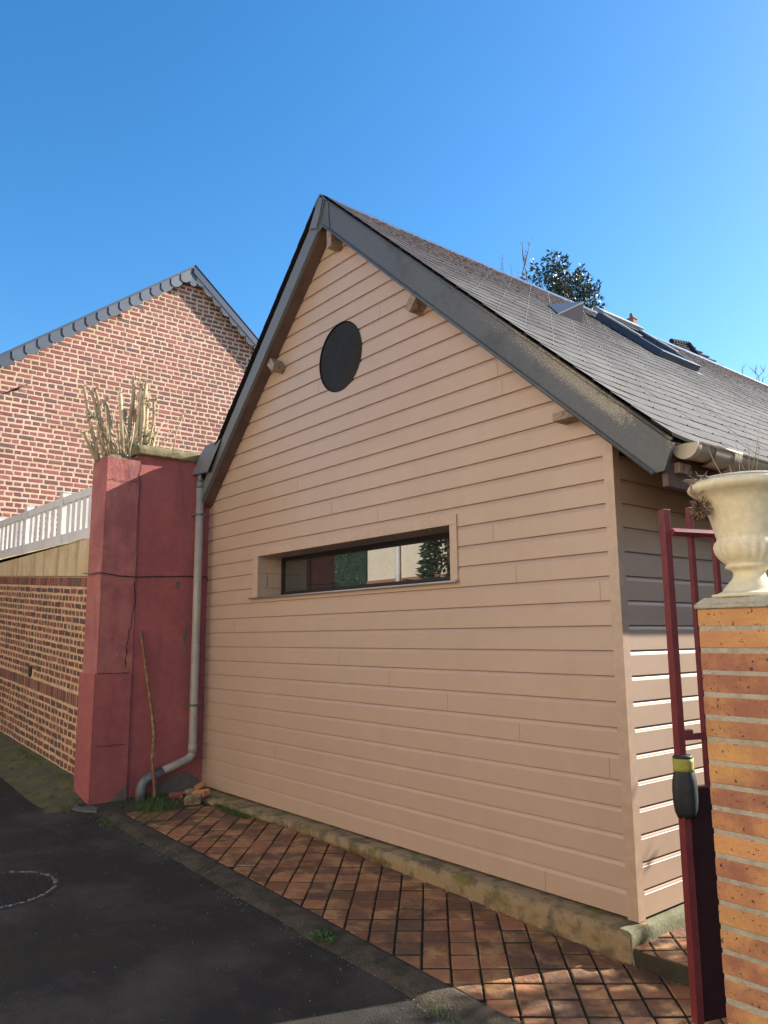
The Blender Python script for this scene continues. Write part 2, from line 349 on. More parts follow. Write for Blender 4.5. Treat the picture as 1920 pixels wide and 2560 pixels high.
# anchor the rows on a measured joint as well
q = Vector((-.547, -.963))-org; ka = (q.x*dB.y-q.y*dB.x)/det
org = org+dA*(ka-LA*round(ka/LA))
mb = MB(); rnd = random.Random(3)
for i in range(-70, 90):
    for j in range(-60, 60):
        c = org+dA*(i*LA)+dB*(j*LB)
        if not (-5.3 < c.x < 4.3 and -1.5 < c.y < 7): continue
        if c.x < -.3 and c.y > .2: continue
        if c.x > 2.2 and c.y > 2: continue
        g = .011+rnd.uniform(-.003, .004)
        ga = g*1.35; h1, h2 = dA*(LA-ga), dB*(LB-g)
        o = c+dA*(ga/2)+dB*(g/2)
        poly = [(o.x, o.y), ((o+h2).x, (o+h2).y), ((o+h1+h2).x, (o+h1+h2).y), ((o+h1).x, (o+h1).y)]
        left = -4.72+.25*rn(c.x, c.y*3, 0, 1)+max(0, (c.y+.55))*.9
        for nx_, ny_, cc in ((0, 1, -1.09), (1, 0, left), (-1, 0, -4.2)):
            poly = cliphalf(poly, nx_, ny_, cc)
            if len(poly) < 3: break
        if len(poly) < 3: continue
        whole = poly
        for up_ in (False, True):
            poly = whole
            for L in ([(0, -1, .138)] if not up_ else [(1, 0, .05), (0, 1, -.134)]):
                if len(poly) < 3: break
                poly = cliphalf(poly, *L)
            if len(poly) < 3: continue
            cx = sum(p[0] for p in poly)/len(poly); cy = sum(p[1] for p in poly)/len(poly)
            A2 = abs(sum(poly[k][0]*poly[(k+1) % len(poly)][1]-poly[(k+1) % len(poly)][0]*poly[k][1] for k in range(len(poly))))/2
            if A2 < .0008: continue
            dz = rnd.uniform(-.003, .004); tx, ty = rnd.uniform(-.02, .02), rnd.uniform(-.02, .02)
            base_ = (lambda x: -.103) if up_ else gz
            zf = lambda p, e: base_(p[0])+e+dz+(p[0]-cx)*tx+(p[1]-cy)*ty
            # order anticlockwise
            ar = sum(poly[k][0]*poly[(k+1) % len(poly)][1]-poly[(k+1) % len(poly)][0]*poly[k][1] for k in range(len(poly)))
            if ar < 0: poly = poly[::-1]
            sc_ = 1-.012/max(.05, A2**.5)
            top = [(cx+(p[0]-cx)*sc_, cy+(p[1]-cy)*sc_) for p in poly]; k = len(poly)
            V = [(p[0], p[1], zf(p, -.02)) for p in poly]+[(p[0], p[1], zf(p, .001)) for p in poly]+[(p[0], p[1], zf(p, .006)) for p in top]
            F = [tuple(range(2*k, 3*k))]; S_ = []
            for t in range(k):
                F.append((t, (t+1) % k, k+(t+1) % k, k+t)); F.append((k+t, k+(t+1) % k, 2*k+(t+1) % k, 2*k+t)); S_.append(len(F)-2)
            f0 = len(mb.f); mb.shared(V, F)
            for s_ in S_: mb.mi[f0+s_] = 1
tag(mb.build('paving', [M_['paver'], M_['joint']]), kind='structure')
# manhole cover in the road
mc = thing('manhole_cover', (-3.35, -2.55, gz(-3.35)-.015), 'round cast iron manhole cover with gritty rim set in the dark asphalt', 'manhole cover')
mb = MB(); cx, cy = -3.35, -2.55; zc = lambda x: gz(x)-.014
V = []; F = []; rings = [0, .1, .2, .3, .36, .372, .385, .41, .43]; hz = [.002, .002, .002, .002, .002, -.008, -.006, .003, -.002]
for r, h in zip(rings, hz):
    for k in range(48):
        a = 2*math.pi*k/48; x = cx+r*math.cos(a); V.append((x, cy+r*math.sin(a), zc(x)+h))
for j in range(len(rings)-1):
    for k in range(48): F.append((j*48+k, (j+1)*48+k, (j+1)*48+(k+1) % 48, j*48+(k+1) % 48))
mb.shared(V, F, 0, True); mb.build('cover_plate', M_['iron'], mc)
mb = MB(); rnd = random.Random(5)
for i in range(-12, 13):
    for j in range(-12, 13):
        x, y = i*.028+(j % 2)*.014, j*.026
        if x*x+y*y < .335**2: mb.box((cx+x-.008, cy+y-.006, zc(cx+x)+.001), (cx+x+.008, cy+y+.006, zc(cx+x)+.005))
mb.build('raised_studs', M_['iron'], mc)
mb = MB()
for k in range(230):
    a = rnd.uniform(0, 2*math.pi); r = .378+rnd.uniform(-.008, .010); x, y = cx+r*math.cos(a), cy+r*math.sin(a); s_ = rnd.uniform(.003, .008)
    if rnd.random() < .6+.4*math.sin(a+.6): mb.obox((x, y, zc(x)), (s_, s_*.3, 0), (-s_*.4, s_, 0), (0, 0, s_*.6))
tag(mb.build('rim_grit', M_['grit'], mc), kind='stuff')
# loose grit on road and kerb
mb = MB()
for k in range(1100):
    x = rnd.uniform(-6, 1.6); y = rnd.uniform(-3.6, -1.1)
    if rnd.random() < .5: y = -1.32+rnd.gauss(0, .05)
    s_ = rnd.uniform(.001, .0026)
    mb.obox((x, y, gz(x)-.014+s_*.4+(.02 if y > -1.28 else 0)), (s_, s_*.3, 0), (-s_*.4, s_, 0), (0, 0, s_*.7))
tag(mb.build('road_grit', M_['grit']), 'pale loose grit scattered over the asphalt and along the kerb', 'grit', kind='stuff')

# ================================================================ THE BARN
RX, RZ, SR = -2.93, 5.74, -.902      # ridge and right slope
SL, LZ = 1.0216, 5.765               # left slope
YB = 14.0
top_r = lambda x: RZ+SR*(x-RX)
top_l = lambda x: LZ+SL*(x-RX)
bot_r = lambda x: 2.83-.9*x
bot_l = lambda x: 8.445+1.0*x
barn = thing('clad_outbuilding', (-2.7, 0, 0), 'beige board clad gabled outbuilding with slate roof, slit window and round black panel', 'outbuilding')
SB = .15
seams = [(-.92, 23), (-.88, 22), (-2.26, 29), (-2.98, 18), (-2.31, 17), (-1.67, 16), (-1.01, 15), (-.81, 13), (-.14, 12), (-2.86, 9), (-2.18, 8), (-1.51, 7), (-.83, 6), (-.14, 5), (-.66, 0), (-3.55, 20), (-4.1, 14), (-4.75, 11), (-3.9, 3), (-3.2, 26)]
def profile(k):
    z1 = (k+1)*SB; z0 = k*SB
    return [(z0, 0), (z1-.031, 0), (z1-.0295, .0016), (z1-.020, .0045), (z1-.0115, .0085), (z1-.0045, .0132), (z1-.0045, .0135), (z1, .0135), (z1, 0)]
def clad_wall(mb, P, kmax, lim, hole=None, circ=None):
    """P(s, z, depth) -> point; lim(z) -> (s0, s1)"""
    for k in range(kmax):
        pr = profile(k); pts = []
        for (za, da), (zb, db) in zip(pr[:-1], pr[1:]):
            cuts = [za]
            if hole:
                for h in (hole[2], hole[3]):
                    if za < h < zb: cuts.append(h)
            if circ and zb > za:
                n_ = int((zb-za)/.01)+1
                for t_ in range(1, n_): cuts.append(za+(zb-za)*t_/n_)
                cuts.sort()
            cuts.append(zb)
            for a, b in zip(cuts[:-1], cuts[1:]):
                t = lambda z: da+(db-da)*((z-za)/(zb-za) if zb > za else 0)
                d0, d1 = (t(a), t(b)) if zb > za else (da, db)
                zm = (a+b)/2
                la, lb = lim(a), lim(b)
                if la[1] <= la[0] or lb[1] <= lb[0]: continue
                segs = [(la[0], la[1], lb[0], lb[1])]
                if hole and hole[2] <= zm <= hole[3]:
                    segs = [(la[0], hole[0], lb[0], hole[0]), (hole[1], la[1], hole[1], lb[1])]
                if circ and abs(zm-circ[1]) < circ[2]:
                    hw = lambda z: math.sqrt(max(0, circ[2]**2-(z-circ[1])**2))
                    segs = [(la[0], circ[0]-hw(a), lb[0], circ[0]-hw(b)), (circ[0]+hw(a), la[1], circ[0]+hw(b), lb[1])]
                mi = 1 if (d0 > .01345 and d1 > .01345) else 0
                for s0, s1, s2, s3 in segs: mb.face([P(s0, a, d0), P(s1, a, d0), P(s3, b, d1), P(s2, b, d1)], mi)
def limg(z):
    return (max(-5.42, (z-8.445)/1.0-.03), min(-.066, (2.83-z)/.9+.03))
mb = MB(); clad_wall(mb, lambda s, z, d: (s, d, z), 37, limg, hole=(-4.38, -1.365, 1.985, 2.495), circ=(-2.85, 4.165, .330))
gw = mb.build('gable_wall', [M_['clad'], M_['gapdark']], barn)
for x, k in seams:
    mb = MB(); mb.box((x-.0014, -.0009, k*SB+.001), (x+.0014, .01, (k+1)*SB-.031))
    mb.build('board_joint', M_['gapdark'], gw)
mb = MB(); clad_wall(mb, lambda s, z, d: (-d, s, z), 18, lambda z: (.066, YB))
mb.build('side_wall', [M_['clad'], M_['gapdark']], barn)
mb = MB(); mb.prism([(-.068, -.003, -.012), (.003, -.003, -.012), (.003, -.003, 2.86), (-.068, -.003, 2.92)], (0, .05, 0))
mb.prism([(.0031, -.0029, -.012), (.0031, .068, -.012), (.0031, .068, 2.83), (.0031, -.0029, 2.83)], (-.05, 0, 0))
mb.build('corner_trim', M_['trim'], barn)
mb = MB(); mb.box((-5.3, .05, -.012), (-.02, .07, 2.0)); mb.box((-.07, .07, -.012), (-.05, YB, 2.6)); mb.box((-5.42, 13.9, 0), (-.02, YB, 5.0)); mb.box((-5.44, .03, -.3), (-5.40, YB, 3.2))
mb.build('inner_lining', M_['gapdark'], barn)
# plinth
mb = MB()
def psec(x):
    wd = -.135-.012*rn(x, 0, 0, 2.1)-max(0, -3.3-x)*.075
    tz = -.022+.005*rn(x, 5, 0, 3); g = gz(x)
    r1 = .008*rn(x, 9, 0, 8)
    return [(x, .04, -.016), (x, -.02, -.018), (x, wd+.03, tz), (x, wd+.008, tz-.008+r1*.4), (x, wd-.006+r1, tz-.03), (x, wd-.010+r1*1.3, tz-.07+(.02 if x > -2 else 0)), (x, wd-.004+r1, min(tz-.072, g+.03)), (x, wd-.012, g-.03)]
xs = [-5.35+i*.045 for i in range(120)]
sweep(mb, [x for x in xs if x < .03]+[.035], lambda x: psec(x)[::-1])
pe = psec(.035); mb.face([(.035, p[1], p[2]) for p in pe])
pl = mb.build('plinth', M_['conc'], barn)
mb = MB()
def ssec(y):
    r1 = .004*rn(y, 4, 0, 8)
    return [(-.03, y, -.016), (.03, y, -.020), (.042+r1, y, -.030), (.046+r1, y, -.075), (.044+r1, y, -.13), (.052, y, -.165+r1), (.060, y, gz(0)-.03)]
sweep(mb, [-.14+i*.06 for i in range(240)], ssec); mb.face([p for p in ssec(-.14)][::-1]); mb.build('side_plinth', M_['conc_green'], barn)
# slit window
win = MB()
win.box((-4.38, -.014, 2.42), (-1.365, .02, 2.495)); win.box((-4.38, -.0135, 2.001), (-4.27, .02, 2.4199)); win.box((-1.44, -.0135, 2.001), (-1.365, .02, 2.4199))
wo = win.build('slit_window', M_['trim'], barn, bevel=.002); wo['label'] = 'long narrow slit window with beige surround'
mb = MB(); mb.box((-4.30, .0201, 1.99), (-4.27, .31, 2.44)); mb.box((-1.44, .0201, 1.99), (-1.41, .31, 2.44)); mb.box((-4.2699, .0201, 2.42), (-1.4401, .31, 2.45))
for z in (2.10, 2.25, 2.40): mb.box((-4.2701, .05, z-.003), (-4.268, .29, z+.003), 1)
mb.build('reveal', [M_['trim'], M_['gapdark']], wo)
mb = MB(); mb.box((-4.40, -.045, 1.984), (-1.36, .3, 1.999)); mb.build('sill', M_['alu'], wo, bevel=.002)
mb = MB(); mb.box((-4.2695, .27, 1.9995), (-1.4405, .30, 2.062)); mb.box((-4.2695, .27, 2.388), (-1.4405, .30, 2.4199)); mb.box((-4.2695, .271, 2.0621), (-4.235, .30, 2.3879)); mb.box((-1.475, .271, 2.0621), (-1.4405, .30, 2.3879))
for x in (-3.4, -2.3): mb.box((x, .255, 2.064), (x+.05, .2699, 2.072))
mb.build('window_frame', M_['frame_dark'], wo, bevel=.001)
mb = MB(); mb.box((-4.2349, .288, 2.0622), (-1.4751, .294, 2.3878)); mb.build('pane', M_['glass'], wo)
# round black panel
def disc(mb, cx, cz, r, y0, y1, n=64, cut=None, mi=0):
    P = [(cx+r*math.cos(2*math.pi*k/n), cz+r*math.sin(2*math.pi*k/n)) for k in range(n)]
    if cut:
        def f(p):
            dx, dz = p[0]-cut[0], p[1]-cut[1]; d = math.hypot(dx, dz)
            return p if d <= cut[2] else (cut[0]+dx/d*cut[2], cut[1]+dz/d*cut[2])
        P = [f(p) for p in P]
    mb.prism([(x, y0, z) for x, z in P], (0, y1-y0, 0), mi)
mb = MB(); V = []; F = []; n = 64
for k in range(n):
    a = 2*math.pi*k/n
    for rr, y in ((.334, -.0045), (.3285, -.0045), (.3285, .075)): V.append((-2.85+rr*math.cos(a), y, 4.165+rr*math.sin(a)))
for k in range(n):
    for q_ in range(2): F.append((3*k+q_, 3*k+q_+1, 3*((k+1) % n)+q_+1, 3*((k+1) % n)+q_))
mb.shared(V, F); disc(mb, -2.85, 4.165, .335, .0751, .09); ro = mb.build('round_window', M_['frame_dark'], barn); ro['label'] = 'round black window high in the gable'
mb = MB(); P_ = []
for k in range(n):          # dark disc standing slightly ajar: its right-hand side swings back
    a = 2*math.pi*k/n; x, z = .322*math.cos(a), .322*math.sin(a); P_.append((x, z))
def ajar(x, z):
    u = max(0, x*.86-z*.5-.16); return (-2.85+x-.22*u, .006+u*.34, 4.165+z+.08*u)
V = []; F = []; rings = [1, .93, .8, .6, .3]
for q_ in rings: V += [ajar(x*q_, z*q_) for x, z in P_]
V.append(ajar(0, 0))
for j in range(len(rings)-1):
    for k in range(n): F.append((j*n+k, j*n+(k+1) % n, (j+1)*n+(k+1) % n, (j+1)*n+k))
for k in range(n): F.append(((len(rings)-1)*n+k, (len(rings)-1)*n+(k+1) % n, len(rings)*n))
mb.shared(V, F); mb.build('round_panel', M_['black'], ro)
# roof slabs (timber deck)
mb = MB()
mb.prism([(RX, -.12, RZ-.01), (.46, -.12, top_r(.46)-.01), (.40, -.12, bot_r(.40)+.03), (RX, -.12, bot_r(RX)+.02)], (0, YB+.12, 0))
mb.prism([(RX-.001, -.12, LZ-.02), (RX-.001, -.12, bot_l(RX)), (-5.33, -.12, bot_l(-5.33)), (-5.36, -.12, top_l(-5.36)-.012)], (0, YB+.12, 0))
deck = mb.build('roof_deck', M_['soffit'], barn)
rnd = random.Random(11)
mb = MB()
def slate(side, xl, ya, yb, up, lift):
    tz = top_r if side > 0 else top_l
    d = -1 if side > 0 else 1           # direction of upslope in x
    xu = xl+d*up
    if side > 0 and xu < RX+.03: xu = RX+.03
    if side < 0 and xu > RX-.03: xu = RX-.03
    t = .016; L = lambda y: .026*max(0, 1-(y+.17)/.55)**2
    P = [(xl, ya, tz(xl)+.010+lift+L(ya)), (xl, yb, tz(xl)+.010+lift+L(yb)), (xu, yb, tz(xu)+.002+L(yb)), (xu, ya, tz(xu)+.002+L(ya))]
    if side < 0: P = P[::-1]
    Q = [(p[0], p[1], p[2]+t*1.3) for p in P]
    i0 = len(mb.f); mb.shared(P+Q, [(3, 2, 1, 0), (4, 5, 6, 7), (0, 1, 5, 4), (1, 2, 6, 5), (2, 3, 7, 6), (3, 0, 4, 7)])
    for q_ in (0, 2, 3, 4, 5): mb.mi[i0+q_] = 1
hooks = []
nr = 27
for i in range(nr):
    xl = .505-.1272*i+rnd.uniform(-.003, .003)
    off = .15+.16*(i % 2)
    ys = [-.175]
    y = -.175+off
    while y < YB: ys.append(y+rnd.uniform(-.003, .003)); y += .325
    for a, b in zip(ys[:-1], ys[1:]):
        slate(1, xl+rnd.uniform(-.004, .004), a+.0025, b-.0025, .24, rnd.uniform(0, .004))
        if a > -.1 and a < 6.5: hooks.append((xl, (a+b)/2))
for i in range(19):
    xl = -5.36+.1272*i
    y = -.175; off = .15+.16*(i % 2); ys = [y]; y += off
    while y < 3.2: ys.append(y); y += .325
    for a, b in zip(ys[:-1], ys[1:]): slate(-1, xl+rnd.uniform(-.012, .008), a+.002, b-.002, .24, rnd.uniform(0, .010))
roof = mb.build('roof', [M_['slate'], M_['slate_edge']], barn)
mb = MB()
for x, y in hooks:
    z = top_r(x)+.022
    mb.box((x-.020, y-.0018, z+.012), (x+.006, y+.0018, z+.016)); mb.box((x+.003, y-.0018, z-.010), (x+.006, y+.0018, z+.012))
tag(mb.build('slate_hooks', M_['hook'], roof), kind='stuff')
# clumps of dark moss, thick near the ridge
mb = MB()
def clump(c, r, fl=.5):
    n1, n2 = 6, 3; V = []; F = []
    for j in range(n2+1):
        ph = math.pi/2*j/n2
        for k in range(n1):
            a = 2*math.pi*k/n1; rr = r*math.cos(ph)*rnd.uniform(.7, 1.25)
            V.append((c[0]+rr*math.cos(a), c[1]+rr*math.sin(a)*1.3, c[2]-rr*math.cos(a)*.9+r*fl*math.sin(ph)))
    for j in range(n2):
        for k in range(n1): F.append((j*n1+k, j*n1+(k+1) % n1, (j+1)*n1+(k+1) % n1, (j+1)*n1+k))
    mb.shared(V, F, 0, True)
for k in range(14000):
    y = rnd.uniform(-.1, 11); u = rnd.random()**1.9
    x = RX+.05+u*3.3
    dens = max(0, .36+rn(x*1.3, y*.8, 0, 1)*1.0+(.42 if u < .3 else 0)-(u*.75)+(.15 if y > 4 else 0))
    if rnd.random() > dens: continue
    i = round((.505-x)/.1272); x2 = .505-.1272*i-rnd.uniform(.0, .05)
    if x2 < RX+.02: continue
    clump((x2, y, top_r(x2)+.028), rnd.uniform(.006, .017)*(1+.5*(u < .25)))
tag(mb.build('roof_moss', M_['moss_dark'], roof), kind='stuff')
mb = MB(); mb.prism([(RX-.09, -.18, LZ-.075), (RX, -.18, LZ+.022), (RX+.10, -.18, RZ-.065), (RX+.10, -.18, RZ-.075), (RX, -.18, LZ+.008), (RX-.09, -.18, LZ-.09)], (0, YB+.18, 0))
mb.build('ridge_flashing', M_['alu'], roof)
# zinc bargeboards
mb = MB()
mb.prism([(RX+.02, -.15, 5.72), (RX+.02, -.15, 5.455), (.36, -.15, 2.495), (.43, -.15, 2.50), (.455, -.15, 2.56), (.492, -.15, 2.645)][::-1], (0, .028, 0))
mb.prism([(RX-.06, -.158, LZ-.02), (RX+.10, -.158, 5.66), (RX+.12, -.158, 5.37), (RX+.02, -.158, 5.45), (RX-.10, -.158, 5.40)][::-1], (0, .007, 0))
mb.tube([(RX+.02, -.158, 5.452), (.365, -.158, 2.492)], .013)
mb.tube([(RX+.02, -.16, 5.735), (.49, -.16, 2.665)], .011)
f1 = mb.build('bargeboard', M_['zinc'], barn)
f1['label'] = 'broad weathered zinc bargeboard on the right slope'
mb = MB()
mb.prism([(RX+.0, -.149, LZ-.015), (-5.36, -.149, top_l(-5.36)-.02), (-5.36, -.149, 3.05), (RX+.0, -.149, 5.50)], (0, .026, 0))
mb.tube([(RX, -.157, 5.505), (-5.34, -.157, 3.075)], .010)
f2 = mb.build('bargeboard', M_['zinc_clean'], barn); f2['label'] = 'narrow grey zinc bargeboard on the left slope'
mb = MB(); mb.prism([(RX-.03, -.172, LZ+.008), (RX+.055, -.172, 5.69), (RX-.04, -.172, 5.455), (RX-.20, -.172, 5.50)], (0, .012, 0)); mb.build('apex_cap', M_['zinc_clean'], f2)
mb = MB(); mb.tube([(RX+.04, -.182, 5.70), (RX-.05, -.182, 5.46)], .007, 8); mb.build('cap_fold', M_['zinc_clean'], f2)
# soffit strips under the overhang
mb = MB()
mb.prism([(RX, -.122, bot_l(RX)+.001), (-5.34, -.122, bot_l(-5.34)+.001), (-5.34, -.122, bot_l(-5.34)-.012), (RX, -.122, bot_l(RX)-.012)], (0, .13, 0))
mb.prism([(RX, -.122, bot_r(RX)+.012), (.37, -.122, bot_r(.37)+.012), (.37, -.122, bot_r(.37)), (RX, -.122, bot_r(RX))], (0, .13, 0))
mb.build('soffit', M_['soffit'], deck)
# purlin ends
def purlin(cx, cz, w_, h, sl, m, y0=-.145, lab=None):
    mb = MB(); a = math.atan(sl); ux = Vector((math.cos(a), 0, math.sin(a))); uz = Vector((-math.sin(a), 0, math.cos(a)))
    mb.obox((cx, (y0+.02)/2, cz), ux*w_/2, (0, (.02-y0)/2, 0), uz*h/2); o = mb.build('purlin_end', M_[m], barn, bevel=.004)
    if lab: o['label'] = lab
purlin(-2.85, 5.31, .07, .19, 0, 'purlin', -.135, 'purlin end under the ridge')
purlin(-3.86, 4.345, .085, .13, .95, 'purlin', -.14, 'purlin end on the left slope')
purlin(-1.70, 4.262, .08, .15, -.9, 'purlin', -.14, 'purlin end halfway down the right slope')
purlin(-.25, 2.985, .19, .055, 0, 'purlin', -.13, 'low purlin end near the right eave')
# zinc saddle where roof meets the red wall
mb = MB()
P = dict(a=(-5.60, -.05, 3.46), b=(-5.56, -.12, 3.60), c=(-5.40, -.14, 3.69), d=(-5.24, -.16, 3.765), e=(-4.86, -.16, 3.765), g=(-5.40, -.24, 3.44), h=(-5.08, -.20, 3.43), i=(-4.95, -.19, 3.60))
mb.face([P['a'], P['g'], P['b']]); mb.face([P['b'], P['g'], P['c']]); mb.face([P['c'], P['g'], P['d']]); mb.face([P['d'], P['g'], P['e']]); mb.face([P['g'], P['h'], P['i'], P['e']])
bk = lambda p: (p[0], .5, p[2])
for s_, t_ in (('a', 'b'), ('b', 'c'), ('c', 'd'), ('d', 'e')): mb.face([P[s_], P[t_], bk(P[t_]), bk(P[s_])])
mb.face([P['a'], bk(P['a']), (-5.40, .5, 3.44), P['g']]); mb.face([P['g'], (-5.40, .5, 3.44), (-5.08, .5, 3.43), P['h']])
mb.face([bk(P['a']), bk(P['b']), bk(P['c']), bk(P['d']), bk(P['e']), (-5.08, .5, 3.43), (-5.40, .5, 3.44)])
mb.build('zinc_saddle', M_['zinc_clean'], barn)
# gutter on the right eave
gt = MB(); cxg, czg, rg = .515, 2.642, .074
def halfpipe(mb, y0, y1, r, th=.004, x=cxg, z=czg, n=16):
    for rr, flip in ((r, 0), (r-th, 1)):
        V = []; F = []
        for k in range(n+1):
            a = math.pi+math.pi*k/n; V += [(x+rr*math.cos(a), y0, z+rr*math.sin(a)), (x+rr*math.cos(a), y1, z+rr*math.sin(a))]
        for k in range(n):
            q = (2*k, 2*k+1, 2*k+3, 2*k+2); F.append(q if not flip else q[::-1])
        mb.shared(V, F, 0, True)
halfpipe(gt, -.05, YB, rg); gt.tube([(cxg+rg+.003, -.04, czg+.002), (cxg+rg+.003, YB, czg+.002)], .008, 10)
gt.tube([(cxg-rg, -.04, czg), (cxg-rg, YB, czg)], .004, 8)
gut = gt.build('gutter', M_['pvc'], barn)
mb = MB(); P2 = [(cxg+(rg+.005)*math.cos(math.pi+math.pi*k/20), -.066, czg+(rg+.005)*math.sin(math.pi+math.pi*k/20)) for k in range(21)]
mb.prism([(cxg-rg-.005, -.066, czg+.004)]+P2[1:-1]+[(cxg+rg+.005, -.066, czg+.004), (cxg, -.066, czg+.010)], (0, .016, 0)); halfpipe(mb, -.052, -.02, rg+.006); mb.build('end_cap', M_['pvc_clean'], gut)
mb = MB(); halfpipe(mb, .13, .40, rg+.010, .006, z=czg-.008); halfpipe(mb, .33, .42, rg+.018, .010, z=czg-.010); mb.tube([(cxg+rg+.012, .13, czg), (cxg+rg+.012, .42, czg)], .010, 8); mb.build('joint_sleeve', M_['pvc'], gut)
for y in (1.4, 2.9, 4.4): 
    mb = MB(); halfpipe(mb, y, y+.05, rg+.008, .006); mb.build('gutter_bracket', M_['pvc'], gut)
mb = MB(); mb.box((.385, -.10, 2.42), (.42, YB, 2.60)); mb.build('eave_board', M_['purlin_dark'], barn)
mb = MB(); mb.box((.4205, -.03, 2.50), (.455, .10, 2.56)); mb.build('rafter_foot', M_['purlin'], barn, bevel=.003)
# roof window
vx0, vx1, vy0, vy1 = -2.46, -1.66, 3.48, 4.30
def rp(x, y, h): 
    nrm = Vector((.902, 0, 1)).normalized(); return tuple(Vector((x, y, top_r(x)+.015))+nrm*h)
def rbox(mb, x0, x1, y0, y1, h0, h1, mi=0):
    V = [rp(x0, y0, h0), rp(x1, y0, h0), rp(x1, y1, h0), rp(x0, y1, h0), rp(x0, y0, h1), rp(x1, y0, h1), rp(x1, y1, h1), rp(x0, y1, h1)]
    mb.shared(V, [(0, 3, 2, 1), (4, 5, 6, 7), (0, 1, 5, 4), (1, 2, 6, 5), (2, 3, 7, 6), (3, 0, 4, 7)], mi)
mb = MB(); rbox(mb, vx0, vx1, vy0, vy0+.06, 0, .085); rbox(mb, vx0, vx1, vy1-.06, vy1, 0, .085); rbox(mb, vx0, vx0+.07, vy0+.0601, vy1-.0601, 0, .085); rbox(mb, vx1-.07, vx1, vy0+.0601, vy1-.0601, 0, .085)
rw = mb.build('roof_window', M_['skyframe'], barn, bevel=.004)
mb = MB(); rbox(mb, vx0+.0701, vx1-.0701, vy0+.0602, vy1-.0602, .04, .055); mb.build('roof_pane', M_['glass'], rw)
mb = MB(); rbox(mb, vx0-.05, vx0+.06, vy0-.02, vy1+.02, .0855, .13); rbox(mb, vx0-.02, vx1-.28, vy0-.012, vy0+.05, .0856, .105); rbox(mb, vx0-.02, vx1-.28, vy1-.05, vy1+.012, .0856, .10); mb.build('roof_window_hood', M_['slateL'], rw, bevel=.004)
mb = MB(); rbox(mb, vx1-.02, vx1+.12, vy0-.06, vy1+.06, .002, .010); mb.build('flashing_apron', M_['zinc_clean'], rw)
# small triangular roof vent
Lp, Mp, Np, Tp = Vector((-1.98, 1.98, 4.90)), Vector((-1.735, 1.82, 4.675)), Vector((-1.79, 2.29, 4.735)), Vector((-1.84, 2.40, 5.0))
mb = MB(); mb.face([Lp, Mp, Tp]); mb.face([Lp, Tp, Np]); mb.face([Lp, Np, Mp]); mb.face([Mp, Np, Tp], 1) 
nrm = (Mp-Lp).cross(Tp-Lp).normalized()*.012
mb.prism([tuple(Lp+nrm), tuple(Mp+nrm), tuple(Tp+nrm)], tuple(nrm))
vent = mb.build('roof_vent', [M_['slateB'], M_['vent_dark']], barn)
mb = MB()
for k in range(7):
    a = k/7.0; b = (k+.93)/7.0
    p1, p2 = Mp.lerp(Tp, a), Np.lerp(Tp, a); q1, q2 = Mp.lerp(Tp, b), Np.lerp(Tp, b); e = (Np-Mp).cross(Tp-Mp).normalized()
    mb.face([p1-e*.010, p2-e*.010, q2-e*.003, q1-e*.003]); mb.face([p1, p2, p2-e*.010, p1-e*.010])
mb.build('vent_slates', M_['vent_dark'], vent)
# downpipe against the red wall
dp = MB(); dp.tube([(-5.33, -.162, 3.35), (-5.33, -.164, 1.8), (-5.33, -.164, .41), (-5.33, -.17, .352), (-5.33, -.205, .31), (-5.33, -.28, .283), (-5.33, -.545, .195)], .045, 20)
dpo = dp.build('downpipe', M_['pipe'], barn)
mb = MB(); mb.tube([(-5.33, -.162, 3.35), (-5.33, -.16, 3.46)], .038, 16); mb.tube([(-5.33, -.162, 3.28), (-5.33, -.162, 3.37)], .0475, 16); mb.build('pipe_neck', M_['zinc_clean'], dpo)
mb = MB(); mb.tube([(-5.33, -.50, .212), (-5.33, -.61, .172), (-5.33, -.675, .145), (-5.333, -.715, .10), (-5.335, -.725, .05), (-5.335, -.725, -.10)], .052, 20); mb.build('pipe_elbow', M_['pipe_base'], dpo)
mb = MB(); mb.tube([(-5.33, -.164, .37), (-5.33, -.164, .46)], .0485, 20); mb.tube([(-5.33, -.164, .40), (-5.33, -.164, .407)], .050, 20); mb.build('pipe_socket', M_['pipe'], dpo)
for z in (2.975, .870):
    mb = MB(); mb.tube([(-5.33, -.163, z-.012), (-5.33, -.163, z+.012)], .050, 20); mb.box((-5.42, -.225, z-.008), (-5.31, -.205, z+.008)); mb.box((-5.33, -.125, z-.008), (-5.29, -.100, z+.008)); mb.build('pipe_clamp', M_['pipe_base'], dpo)

# ================================================================ THE RED RENDERED WALL AND PIER
rwl = thing('red_wall', (-5.6, -.5, gz(-5.6)), 'tall red rendered wall and pier between brick street wall and beige gable', 'wall')  # red and street walls, fence, cable, shrub: coordinates scaled about the camera
def vprism(mb, foot, z0, z1, mi=0): mb.prism([(x, y, z0) for x, y in foot], (0, 0, z1-z0), mi)
def rough_sheet(mb, A, B, z0, z1, off, n, m, amp, sc_, mi=0):
    """vertical sheet from A to B, displaced along its outward normal"""
    A, B = Vector(A), Vector(B); d = (B-A); nn = Vector((d.y, -d.x)).normalized(); V = []; F = []
    for i in range(n+1):
        for j in range(m+1):
            p = A+d*i/n; z = z0+(z1-z0)*j/m; e = amp*rn(p.x*3+p.y*3, z, 1.5, sc_); fall = min(1, i*2/n*4, (n-i)*2/n*4, 1)
            V.append((p.x+nn.x*(off+e*fall), p.y+nn.y*(off+e*fall), z))
    for i in range(n):
        for j in range(m): F.append((i*(m+1)+j, (i+1)*(m+1)+j, (i+1)*(m+1)+j+1, i*(m+1)+j+1))
    mb.shared(V, F, mi, True)
mb = MB(); vprism(mb, [(-5.43, -.87), (-5.42, .03), (-5.72, .03), (-5.72, -.87)], -.25, 3.60)
